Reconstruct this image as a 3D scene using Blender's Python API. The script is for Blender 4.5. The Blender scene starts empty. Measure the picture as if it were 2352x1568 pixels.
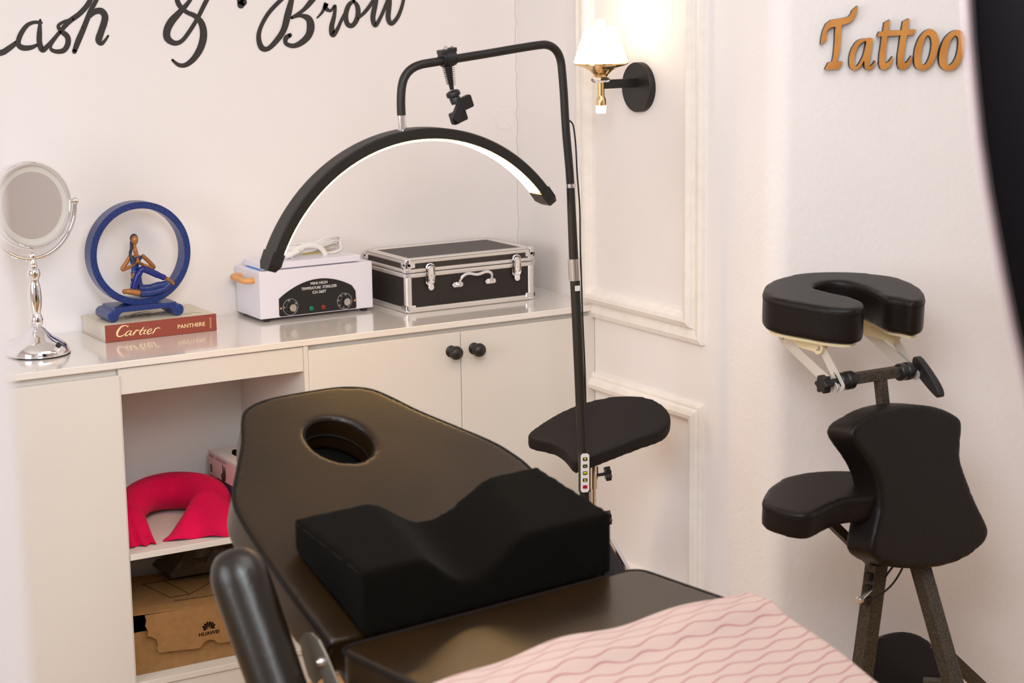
import bpy, bmesh, math, random
from mathutils import Vector, Matrix
random.seed(7)
S = bpy.context.scene
COL = S.collection
PI = math.pi
V = Vector
# ---------------------------------------------------------------- camera
CAM = V((-2.8517, -4.2957, 1.8))
RM = Matrix(((0.85522446, 0.10981617, -0.50648943),
             (-0.51808932, 0.15624249, -0.84093504),
             (-0.0132131, 0.98159497, 0.19051698)))
cd = bpy.data.cameras.new('camera'); cam = bpy.data.objects.new('camera', cd); COL.objects.link(cam)
cam.matrix_world = Matrix.Translation(CAM) @ RM.to_4x4()
cd.sensor_width = 36; cd.lens = 4406.98 / 2352 * 36
cd.clip_start = 0.05
cd.dof.use_dof = True; cd.dof.focus_distance = 4.75; cd.dof.aperture_fstop = 5.0
S.camera = cam
# ---------------------------------------------------------------- exposure, world, room and added lights
vs = S.view_settings
vs.view_transform = 'Standard'; vs.look = 'None'; vs.gamma = 1; vs.use_curve_mapping = False
vs.exposure = -0.10
wd = bpy.data.worlds.new('world'); S.world = wd; wd.use_nodes = True
wd.node_tree.nodes['Background'].inputs[0].default_value = (0.9, 0.93, 1, 1)
wd.node_tree.nodes['Background'].inputs[1].default_value = 0.25
def area(name, loc, size, power, col, rot=(0, 0, 0), sy=None):
    ld = bpy.data.lights.new(name, 'AREA'); ld.energy = power; ld.color = col
    ld.shape = 'RECTANGLE'; ld.size = size; ld.size_y = sy or size
    o = bpy.data.objects.new(name, ld); COL.objects.link(o); o.location = loc; o.rotation_euler = rot
    return o
def aim(o, tgt):
    o.rotation_euler = (V(tgt) - o.location).to_track_quat('-Z', 'Y').to_euler()
aim(area('added_light_panel', (-2.05, -2.85, 2.25), 0.9, 34, (0.90, 0.95, 1.0), sy=0.7), (0.1, -0.8, 0.7))  # key from upper left, as the shadows run; the panel itself is added
area('ceiling_panel_lamp', (-0.85, -2.15, 2.66), 1.5, 22, (0.95, 0.96, 0.98), sy=1.3)
aim(area('added_side_light', (-3.72, -1.45, 1.55), 1.3, 37, (0.90, 0.95, 1.0), sy=1.2), (0.0, -1.1, 1.0))  # added side light to lift the right wall, no window known there
aim(area('added_light_panel', (-2.35, -4.9, 2.30), 0.9, 17, (0.92, 0.95, 1), sy=0.6), (-0.4, -0.8, 0.8))  # added fill from behind the camera, no fixture known there
area('ceiling_panel_lamp', (-2.3, -4.2, 2.66), 1.2, 12, (0.95, 0.95, 1), sy=1.0)

# ---------------------------------------------------------------- materials
MATS = {}
def mat(name, col, rough=0.5, metal=0.0, bump=0.0, bscale=60, noise=0.0, nscale=20, spec=0.5, coat=0.0, trans=0.0, emit=None, es=0.0, col2=None, ior=1.45, sheen=0.0, detail=3):
    if name in MATS: return MATS[name]
    m = bpy.data.materials.new(name); m.use_nodes = True; nt = m.node_tree; N = nt.nodes; L = nt.links
    b = N['Principled BSDF']
    b.inputs['Base Color'].default_value = (*col, 1); b.inputs['Roughness'].default_value = rough
    b.inputs['Metallic'].default_value = metal; b.inputs['Specular IOR Level'].default_value = spec
    b.inputs['IOR'].default_value = ior; b.inputs['Coat Weight'].default_value = coat; b.inputs['Coat Roughness'].default_value = 0.08
    b.inputs['Transmission Weight'].default_value = trans
    if sheen: b.inputs['Sheen Weight'].default_value = sheen; b.inputs['Sheen Roughness'].default_value = 0.5
    if emit: b.inputs['Emission Color'].default_value = (*emit, 1); b.inputs['Emission Strength'].default_value = es
    tc = N.new('ShaderNodeTexCoord')
    if noise > 0:
        n = N.new('ShaderNodeTexNoise'); n.inputs['Scale'].default_value = nscale; n.inputs['Detail'].default_value = detail
        L.new(tc.outputs['Object'], n.inputs['Vector'])
        cr = N.new('ShaderNodeMix'); cr.data_type = 'RGBA'
        c2 = col2 or tuple(max(0, c * (1 - noise)) for c in col)
        cr.inputs[6].default_value = (*col, 1); cr.inputs[7].default_value = (*c2, 1)
        mr = N.new('ShaderNodeMapRange'); mr.inputs[1].default_value = 0.35; mr.inputs[2].default_value = 0.7
        L.new(n.outputs['Fac'], mr.inputs[0]); L.new(mr.outputs[0], cr.inputs[0]); L.new(cr.outputs[2], b.inputs['Base Color'])
    if bump > 0:
        n2 = N.new('ShaderNodeTexNoise'); n2.inputs['Scale'].default_value = bscale; n2.inputs['Detail'].default_value = 4
        L.new(tc.outputs['Object'], n2.inputs['Vector'])
        bp = N.new('ShaderNodeBump'); bp.inputs['Strength'].default_value = bump; bp.inputs['Distance'].default_value = 0.002
        L.new(n2.outputs['Fac'], bp.inputs['Height']); L.new(bp.outputs[0], b.inputs['Normal'])
    MATS[name] = m
    return m
M_wall = mat('wall_paint', (0.88, 0.835, 0.825), 0.6, bump=0.12, bscale=25, noise=0.03, nscale=3)
M_plaster = mat('rough_plaster_paint', (0.88, 0.83, 0.815), 0.6, bump=0.55, bscale=90, noise=0.03, nscale=3)
M_mould = mat('moulding_paint', (0.90, 0.85, 0.80), 0.45, bump=0.3, bscale=45, noise=0.06, nscale=30)
M_ceil = mat('ceiling_paint', (0.90, 0.88, 0.86), 0.8)
M_floor = mat('warm_wood_floor', (0.56, 0.34, 0.16), 0.35, noise=0.1, nscale=6)  # unseen floor, orange tone picked to bounce warm light upward
M_lam = mat('white_laminate', (0.74, 0.70, 0.65), 0.35, noise=0.02, nscale=5)
M_ctop = mat('glossy_white_laminate', (0.84, 0.79, 0.74), 0.22, coat=0.9, noise=0.02, nscale=5)
M_lamedge = mat('laminate_edge_band', (0.82, 0.78, 0.70), 0.4)
M_blackplastic = mat('black_plastic', (0.015, 0.014, 0.014), 0.42)
M_blackmetal = mat('matte_black_metal', (0.016, 0.0135, 0.011), 0.45, bump=0.1, bscale=400)
M_chrome = mat('chrome', (0.86, 0.86, 0.88), 0.06, metal=1.0)
M_satin = mat('satin_metal', (0.78, 0.75, 0.73), 0.3, metal=1.0)
M_alum = mat('aluminium_edge', (0.80, 0.77, 0.74), 0.42, metal=0.75)
M_glass_m = mat('mirror_glass', (0.82, 0.80, 0.78), 0.02, metal=1.0)
M_frost = mat('frosted_ring', (0.62, 0.60, 0.56), 0.45)
M_gold = mat('polished_gold', (0.90, 0.62, 0.28), 0.14, metal=1.0)
M_copper = mat('copper_mirror', (0.90, 0.43, 0.12), 0.32, metal=0.6, noise=0.25, nscale=14, col2=(0.70, 0.30, 0.07), detail=1)
M_ink = mat('black_wall_paint', (0.035, 0.03, 0.028), 0.6)
M_leather = mat('black_leatherette', (0.020, 0.0095, 0.0028), 0.33, bump=0.16, bscale=220, noise=0.35, nscale=7, spec=0.42)
M_armleather = mat('glossy_black_leatherette', (0.009, 0.005, 0.002), 0.34, bump=0.15, bscale=120, spec=0.55)
M_leather2 = mat('chair_leatherette', (0.008, 0.0055, 0.005), 0.40, bump=0.3, bscale=300, spec=0.27)
M_piping = mat('black_piping', (0.006, 0.004, 0.003), 0.6, spec=0.2)
M_velvet = mat('black_velour', (0.0040, 0.0030, 0.0018), 0.95, spec=0.05, bump=0.5, bscale=350, noise=0.5, nscale=9, col2=(0.0035, 0.0027, 0.002), sheen=0.02)
M_greyfab = mat('charcoal_cushion', (0.016, 0.013, 0.013), 0.72, spec=0.3, bump=0.2, bscale=300)
M_frame = mat('hammered_dark_steel', (0.10, 0.082, 0.062), 0.45, metal=0.3, noise=0.8, nscale=260, bump=0.5, bscale=260)
M_cream = mat('cream_plastic', (0.80, 0.70, 0.44), 0.5)
M_whitemetal = mat('white_painted_metal', (0.72, 0.68, 0.62), 0.35, metal=0.3)
M_white = mat('white_enamel', (0.80, 0.78, 0.86), 0.3, coat=0.3)
M_whiteplastic = mat('white_plastic', (0.82, 0.80, 0.79), 0.4)
M_orange = mat('tan_plastic', (0.74, 0.36, 0.13), 0.45)
M_blue = mat('blue_glaze', (0.006, 0.016, 0.11), 0.35, coat=0.25, noise=0.6, nscale=260, col2=(0.018, 0.055, 0.24), bump=0.3, bscale=250)
M_blue2 = mat('bright_blue_glaze', (0.005, 0.018, 0.22), 0.35, coat=0.25, noise=0.4, nscale=120)
M_bronze = mat('bronze_paint', (0.40, 0.17, 0.055), 0.38, metal=0.4)
M_hair = mat('dark_blue_hair', (0.02, 0.02, 0.05), 0.4)
M_spine = mat('book_cloth', (0.27, 0.055, 0.035), 0.6, bump=0.2, bscale=500)
M_board = mat('book_cover_paper', (0.76, 0.68, 0.55), 0.5, noise=0.05, nscale=12)
M_pages = mat('page_block', (0.78, 0.70, 0.62), 0.7)
M_cream_ink = mat('cream_lettering', (0.85, 0.66, 0.36), 0.5)
M_pencil = mat('pencil_grey', (0.22, 0.18, 0.15), 0.7)
M_white_ink = mat('white_lettering', (0.80, 0.78, 0.76), 0.5)
M_pink = mat('magenta_velour', (0.74, 0.0035, 0.075), 0.85, spec=0.15, sheen=0.04, noise=0.3, nscale=10, bump=0.3, bscale=120)
M_card = mat('brown_cardboard', (0.34, 0.185, 0.072), 0.8, spec=0.2, noise=0.15, nscale=60, bump=0.2, bscale=150)
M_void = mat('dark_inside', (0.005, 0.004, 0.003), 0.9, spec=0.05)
M_curtain = mat('black_curtain_cloth', (0.0055, 0.004, 0.006), 0.85, spec=0.2)
M_hem = mat('pale_hem', (0.50, 0.40, 0.41), 0.8)
M_green = mat('green_lens', (0.0, 0.18, 0.10), 0.2)
M_red = mat('red_lens', (0.25, 0.015, 0.01), 0.2)
M_glovebox = mat('pale_pink_card', (0.72, 0.47, 0.46), 0.45)
M_glovetop = mat('white_card', (0.74, 0.66, 0.64), 0.45)
M_purple = mat('violet_card', (0.16, 0.07, 0.20), 0.5)
M_led = mat('led_diffuser', (1, 0.95, 0.85), 0.5, emit=(1.0, 0.58, 0.17), es=32)
M_shade = mat('glowing_glass_shade', (1, 0.98, 0.94), 0.3, emit=(1.0, 0.90, 0.74), es=1.7, bump=0.6, bscale=120)
M_crystal = mat('clear_crystal', (1, 1, 1), 0.03, trans=1.0)
M_yellow = mat('yellow_sticker', (0.80, 0.58, 0.05), 0.5)
M_filmblue = mat('blue_film', (0.05, 0.25, 0.75), 0.4)
M_btn = mat('dark_button', (0.03, 0.03, 0.02), 0.4)
M_lime = mat('lime_symbol', (0.65, 0.75, 0.02), 0.4, emit=(0.6, 0.75, 0.02), es=0.3)
M_redbtn = mat('red_button', (0.45, 0.01, 0.04), 0.4)
M_wrap = mat('crumpled_dark_wrap', (0.07, 0.05, 0.035), 0.25, bump=0.6, bscale=40)

# ---------------------------------------------------------------- mesh helpers
ORG = {}
def mkmesh(name, verts, faces, smooth=False):
    me = bpy.data.meshes.new(name); me.from_pydata([tuple(v) for v in verts], [], faces)
    if smooth:
        for p in me.polygons: p.use_smooth = True
    me.update()
    return me
class MB:
    def __init__(s): s.v = []; s.f = []; s.sm = []
    def add(s, vs, fs, smooth=False):
        k = len(s.v); s.v += [V(x) for x in vs]; s.f += [[i + k for i in q] for q in fs]; s.sm += [smooth] * len(fs); return s
    def box(s, lo, hi, bev=0.0, seg=2, frame=None):
        """box from lo to hi (optionally in a frame (o,a,b,n)), edges rounded by bev"""
        bm = bmesh.new(); bmesh.ops.create_cube(bm, size=1)
        lo = V(lo); hi = V(hi); c = (lo + hi) / 2; d = hi - lo
        for v in bm.verts: v.co = V((c[i] + v.co[i] * d[i] for i in range(3)))
        if bev > 0: bmesh.ops.bevel(bm, geom=list(bm.edges), offset=bev, segments=seg, profile=0.5, affect='EDGES')
        bm.verts.index_update()
        vs = [v.co.copy() for v in bm.verts]; fs = [[v.index for v in f.verts] for f in bm.faces]; bm.free()
        if frame: vs = [fr(frame, v) for v in vs]
        return s.add(vs, fs, bev > 0 and seg > 2)
    def tube(s, pts, r, seg=12, closed=False, flat=1.0, up=None, caps=True):
        pts = [V(p) for p in pts]; n = len(pts)
        rs = r if isinstance(r, (list, tuple)) else [r] * n
        ring = []; prev = None
        for i, p in enumerate(pts):
            if closed: t = (pts[(i + 1) % n] - pts[i - 1])
            else: t = pts[min(i + 1, n - 1)] - pts[max(i - 1, 0)]
            t.normalize()
            if up is not None: x = V(up).cross(t)
            elif prev is None: x = t.orthogonal()
            else: x = prev - t * prev.dot(t)
            if x.length < 1e-6: x = t.orthogonal()
            x.normalize(); prev = x; y = t.cross(x)
            ring.append([p + (x * math.cos(2 * PI * k / seg) + y * math.sin(2 * PI * k / seg) * flat) * rs[i] for k in range(seg)])
        vs = [v for q in ring for v in q]; fs = []
        for i in range(n if closed else n - 1):
            j = (i + 1) % n
            for k in range(seg):
                l = (k + 1) % seg
                fs.append([i * seg + k, i * seg + l, j * seg + l, j * seg + k])
        s.add(vs, fs, True)
        if not closed and caps:
            k0 = len(s.v) - len(vs)
            s.f.append([k0 + k for k in reversed(range(seg))]); s.sm.append(False)
            s.f.append([k0 + (n - 1) * seg + k for k in range(seg)]); s.sm.append(False)
        return s
    def lathe(s, prof, o, axis=(0, 0, 1), seg=32, smooth=True):
        """profile of (radius, height) turned about axis through o"""
        ax = V(axis).normalized(); x = ax.orthogonal().normalized(); y = ax.cross(x); o = V(o)
        vs = []; fs = []
        for r, h in prof:
            for k in range(seg):
                a = 2 * PI * k / seg
                vs.append(o + ax * h + (x * math.cos(a) + y * math.sin(a)) * max(r, 1e-5))
        for i in range(len(prof) - 1):
            for k in range(seg):
                l = (k + 1) % seg
                fs.append([i * seg + k, i * seg + l, (i + 1) * seg + l, (i + 1) * seg + k])
        fs.append([k for k in reversed(range(seg))]); fs.append([(len(prof) - 1) * seg + k for k in range(seg)])
        return s.add(vs, fs, smooth)
    def cyl(s, p, q, r, seg=24): 
        p = V(p); q = V(q); return s.lathe([(r, 0), (r, (q - p).length)], p, q - p, seg, smooth=False)
    def ball(s, c, r, sc=(1, 1, 1), seg=20):
        vs = []; fs = []; n = seg // 2
        for i in range(n + 1):
            t = PI * i / n
            for k in range(seg):
                a = 2 * PI * k / seg
                vs.append(V(c) + V((math.sin(t) * math.cos(a) * r * sc[0], math.sin(t) * math.sin(a) * r * sc[1], math.cos(t) * r * sc[2])))
        for i in range(n):
            for k in range(seg):
                l = (k + 1) % seg; fs.append([i * seg + k, (i + 1) * seg + k, (i + 1) * seg + l, i * seg + l])
        return s.add(vs, fs, True)
    def prism(s, loops, frame, h0, h1, bev=0.0):
        vs, fs, sm = prism_data(loops, frame, h0, h1, bev); return s.add(vs, fs, False)
    def mesh(s, name='m', puff=0, vox=0.005):
        bm = bmesh.new()
        bv = [bm.verts.new(v) for v in s.v]
        for q, g in zip(s.f, s.sm):
            try: f = bm.faces.new([bv[i] for i in q]); f.smooth = g
            except ValueError: pass
        bmesh.ops.recalc_face_normals(bm, faces=bm.faces)
        for e in bm.edges:
            if len(e.link_faces) == 2 and e.calc_face_angle(0) > 0.62: e.smooth = False
        me = bpy.data.meshes.new(name); bm.to_mesh(me); bm.free()
        if puff: me = puffy(me, vox, puff)
        return me
def fr(frame, p):
    o, a, b, n = frame; return V(o) + V(a) * p[0] + V(b) * p[1] + V(n) * p[2]
def puffy(me, vox, it, fac=0.5):
    """rounds a solid: even remesh, then smoothing"""
    t = bpy.data.objects.new('t', me); COL.objects.link(t)
    r = t.modifiers.new('r', 'REMESH'); r.mode = 'VOXEL'; r.voxel_size = vox; r.use_smooth_shade = True
    q = t.modifiers.new('s', 'SMOOTH'); q.iterations = it; q.factor = fac
    dg = bpy.context.evaluated_depsgraph_get(); m2 = bpy.data.meshes.new_from_object(t.evaluated_get(dg))
    bpy.data.objects.remove(t)
    for p in m2.polygons: p.use_smooth = True
    return m2
def prism_data(loops, frame, h0, h1, bev=0.0):
    """flat outline with holes, extruded h0..h1 along the frame normal, rims rounded by bev"""
    cu = bpy.data.curves.new('c', 'CURVE'); cu.dimensions = '2D'; cu.fill_mode = 'BOTH'
    for lp in loops:
        sp = cu.splines.new('POLY'); sp.points.add(len(lp) - 1)
        for i, p in enumerate(lp): sp.points[i].co = (p[0], p[1], 0, 1)
        sp.use_cyclic_u = True
    cu.extrude = max((h1 - h0) / 2 - bev, 1e-5); cu.bevel_depth = bev; cu.bevel_resolution = 2; cu.offset = -bev
    t = bpy.data.objects.new('t', cu); COL.objects.link(t)
    dg = bpy.context.evaluated_depsgraph_get(); me = bpy.data.meshes.new_from_object(t.evaluated_get(dg))
    bpy.data.objects.remove(t); bpy.data.curves.remove(cu)
    mid = (h0 + h1) / 2
    bm = bmesh.new(); bm.from_mesh(me); bmesh.ops.remove_doubles(bm, verts=bm.verts, dist=1e-5)
    bm.verts.index_update()
    vs = [fr(frame, (v.co.x, v.co.y, v.co.z + mid)) for v in bm.verts]; fs = [[v.index for v in f.verts] for f in bm.faces]
    bm.free(); bpy.data.meshes.remove(me)
    return vs, fs, False
def smooth_loop(pts, sub=6, closed=True):
    """Catmull-Rom through the points"""
    n = len(pts); out = []
    rng = range(n) if closed else range(n - 1)
    for i in rng:
        if closed: p0, p1, p2, p3 = pts[i - 1], pts[i], pts[(i + 1) % n], pts[(i + 2) % n]
        else: p0, p1, p2, p3 = pts[max(i - 1, 0)], pts[i], pts[i + 1], pts[min(i + 2, n - 1)]
        for k in range(sub):
            t = k / sub; t2 = t * t; t3 = t2 * t
            out.append(tuple(0.5 * (2 * b + (c - a) * t + (2 * a - 5 * b + 4 * c - d) * t2 + (3 * b - a - 3 * c + d) * t3) for a, b, c, d in zip(p0, p1, p2, p3)))
    if not closed: out.append(tuple(pts[-1]))
    return out
def circ(r, n=32, c=(0, 0), ry=None):
    ry = ry or r
    return [(c[0] + r * math.cos(2 * PI * k / n), c[1] + ry * math.sin(2 * PI * k / n)) for k in range(n)]
def rrect(x0, y0, x1, y1, r, n=5):
    out = []
    for cx, cy, a0 in ((x1 - r, y1 - r, 0), (x0 + r, y1 - r, 90), (x0 + r, y0 + r, 180), (x1 - r, y0 + r, 270)):
        for k in range(n + 1):
            a = math.radians(a0 + 90 * k / n); out.append((cx + r * math.cos(a), cy + r * math.sin(a)))
    return out
def ribbon(mb, stroke, frame, lift=0.0):
    """painted brush stroke: flat ribbon of varying width with round ends"""
    pts = smooth_loop([tuple(p) for p in stroke], 6, closed=False)
    L = []; R = []
    for i, p in enumerate(pts):
        a = V(pts[max(i - 1, 0)][:2]); b = V(pts[min(i + 1, len(pts) - 1)][:2]); t = (b - a)
        t = t.normalized() if t.length > 0 else V((1, 0)); nn = V((-t.y, t.x)); w = max(p[2], 0.0006) / 2
        L.append(V(p[:2]) + nn * w); R.append(V(p[:2]) - nn * w)
    vs = [fr(frame, (p.x, p.y, lift)) for p in L + R]; n = len(L)
    mb.add(vs, [[i, i + 1, n + i + 1, n + i] for i in range(n - 1)])
    for p in (pts[0], pts[-1]):
        c = circ(max(p[2], 0.0006) / 2, 12, p[:2]); mb.add([fr(frame, (q[0], q[1], lift)) for q in c], [list(range(12))])
def text_mesh(mb, body, size, frame, cx=0, cy=0, lift=0.0003, sx=1.0, rot=0.0, thick=0.0, align='CENTER', off=0.0):
    cu = bpy.data.curves.new('t', 'FONT'); cu.body = body; cu.size = size; cu.align_x = align; cu.align_y = 'CENTER'; cu.extrude = thick; cu.offset = off
    t = bpy.data.objects.new('t', cu); COL.objects.link(t)
    dg = bpy.context.evaluated_depsgraph_get(); me = bpy.data.meshes.new_from_object(t.evaluated_get(dg))
    bpy.data.objects.remove(t); bpy.data.curves.remove(cu)
    c, s_ = math.cos(rot), math.sin(rot)
    vs = [fr(frame, (cx + (v.co.x * sx) * c - v.co.y * s_, cy + (v.co.x * sx) * s_ + v.co.y * c, lift + v.co.z)) for v in me.vertices]
    mb.add(vs, [list(p.vertices) for p in me.polygons]); bpy.data.meshes.remove(me)
# ---------------------------------------------------------------- object helpers
def setp(o, label=None, cat=None, group=None, kind=None):
    if label: o['label'] = label
    if cat: o['category'] = cat
    if group: o['group'] = group
    if kind: o['kind'] = kind
    return o
def thing(name, loc, label, cat, group=None):
    o = bpy.data.objects.new(name, None); COL.objects.link(o); o.location = loc; o.empty_display_size = 0.05
    ORG[o] = V(loc); return setp(o, label, cat, group)
def part(name, mb, m, parent=None, label=None, puff=0, vox=0.005, org=None):
    """links one mesh object; geometry is given in world coordinates"""
    me = mb.mesh(name, puff, vox) if isinstance(mb, MB) else mb
    o = bpy.data.objects.new(name, me); COL.objects.link(o)
    if parent is not None: og = ORG[parent]; o.parent = parent; ORG[o] = og
    else:
        if org is None:
            xs = [v.co for v in me.vertices]; org = ((min(p.x for p in xs) + max(p.x for p in xs)) / 2, (min(p.y for p in xs) + max(p.y for p in xs)) / 2, min(p.z for p in xs))
        og = V(org); o.location = og; ORG[o] = og
    for v in me.vertices: v.co -= og
    me.materials.clear(); me.materials.append(m)
    if label: o['label'] = label
    return o
def struct(name, mb, m):
    o = part(name, mb, m); o['kind'] = 'structure'; return o
def solo(name, mb, m, label, cat, group=None, **k):
    return setp(part(name, mb, m, **k), label, cat, group)
XY = lambda y: (V((0, y, 0)), V((1, 0, 0)), V((0, 0, 1)), V((0, -1, 0)))      # frame on a plane facing -y: (x, z, out)
# ---------------------------------------------------------------- measured outlines (metres, in their own planes)
TAT = {'o': (0.2663, -0.9044, 1.55), 'a': (0.9135, -0.4067, 0.0), 'b': (0.0, 0.0, 1.0), 'n': (-0.4067, -0.9135, 0.0), 'L': [[(-0.1121, 0.1558), (-0.1132, 0.1462), (-0.1169, 0.1349), (-0.1233, 0.1236), (-0.1324, 0.1174), (-0.1429, 0.1143), (-0.1503, 0.1119), (-0.1511, 0.086), (-0.1524, 0.058), (-0.1561, 0.0427), (-0.1593, 0.0313), (-0.1598, 0.0293), (-0.1452, 0.029), (-0.1547, 0.0115), (-0.1873, 0.0109), (-0.1796, 0.0266), (-0.1699, 0.0295), (-0.1668, 0.048), (-0.1652, 0.0735), (-0.1645, 0.109), (-0.1746, 0.1079), (-0.1837, 0.1018), (-0.1861, 0.0904), (-0.1841, 0.0814), (-0.1872, 0.0777), (-0.1982, 0.0685), (-0.1966, 0.0867), (-0.1929, 0.1019), (-0.1866, 0.1158), (-0.1749, 0.1244), (-0.1617, 0.1267), (-0.1432, 0.129), (-0.1327, 0.1319), (-0.1275, 0.1376), (-0.1245, 0.1459)], [(-0.0745, 0.08), (-0.0774, 0.0566), (-0.0801, 0.0336), (-0.0819, 0.0209), (-0.0792, 0.0165), (-0.0718, 0.022), (-0.068, 0.0296), (-0.0666, 0.0257), (-0.0704, 0.0168), (-0.0769, 0.01), (-0.0848, 0.0076), (-0.0916, 0.0121), (-0.0932, 0.0224), (-0.0947, 0.0301), (-0.1011, 0.0187), (-0.1089, 0.0112), (-0.1182, 0.0083), (-0.1263, 0.0141), (-0.1295, 0.0269), (-0.1282, 0.0448), (-0.1219, 0.0612), (-0.1116, 0.0751), (-0.0998, 0.08), (-0.0865, 0.081)], [(-0.0903, 0.0742), (-0.0926, 0.0569), (-0.0963, 0.0416), (-0.1039, 0.0264), (-0.1104, 0.0176), (-0.1157, 0.019), (-0.1179, 0.0318), (-0.1151, 0.0496), (-0.1074, 0.0661), (-0.0983, 0.0728)], [(-0.064, 0.0849), (-0.0589, 0.0958), (-0.0496, 0.0962), (-0.0474, 0.116), (-0.0343, 0.1229), (-0.0385, 0.098), (-0.0057, 0.0982), (-0.0027, 0.1178), (0.0115, 0.1252), (0.0089, 0.1005), (0.029, 0.0994), (0.0205, 0.0873), (0.0072, 0.0863), (0.0027, 0.0552), (0.0002, 0.0257), (0.0057, 0.0218), (0.0122, 0.0281), (0.02, 0.0395), (0.019, 0.0241), (0.0113, 0.0127), (0.0007, 0.007), (-0.0087, 0.0079), (-0.0135, 0.0196), (-0.0135, 0.0401), (-0.0102, 0.0656), (-0.008, 0.0865), (-0.04, 0.0853), (-0.0414, 0.0662), (-0.0435, 0.0406), (-0.0447, 0.0253), (-0.0411, 0.0227), (-0.0345, 0.0264), (-0.0255, 0.0385), (-0.0265, 0.0249), (-0.0342, 0.0135), (-0.0434, 0.0073), (-0.0528, 0.0088), (-0.0579, 0.0204), (-0.0576, 0.0409), (-0.0542, 0.0664), (-0.0525, 0.0848)], [(0.0678, 0.0995), (0.0788, 0.0896), (0.0842, 0.0716), (0.0814, 0.0486), (0.0753, 0.0282), (0.065, 0.0129), (0.0518, 0.0049), (0.0383, 0.0062), (0.0286, 0.0162), (0.0263, 0.0342), (0.0288, 0.0572), (0.0363, 0.0776), (0.0466, 0.0915), (0.0571, 0.0982)], [(0.0589, 0.0854), (0.0658, 0.0771), (0.0677, 0.0591), (0.0642, 0.0386), (0.058, 0.0233), (0.0514, 0.0175), (0.0447, 0.0197), (0.0416, 0.0339), (0.0437, 0.0544), (0.0485, 0.0722), (0.0536, 0.0829)], [(0.1337, 0.0959), (0.1433, 0.0885), (0.1488, 0.0705), (0.146, 0.0474), (0.14, 0.0269), (0.1297, 0.0104), (0.1165, 0.0029), (0.1002, 0.0045), (0.0897, 0.015), (0.0864, 0.0331), (0.0893, 0.0536), (0.0968, 0.074), (0.1084, 0.0878), (0.1216, 0.0953)], [(0.126, 0.0837), (0.1316, 0.0759), (0.1322, 0.0579), (0.1288, 0.0374), (0.1213, 0.0221), (0.112, 0.0151), (0.1057, 0.0199), (0.1041, 0.0353), (0.1068, 0.0533), (0.1129, 0.0724), (0.1194, 0.0812)]]}
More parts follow.
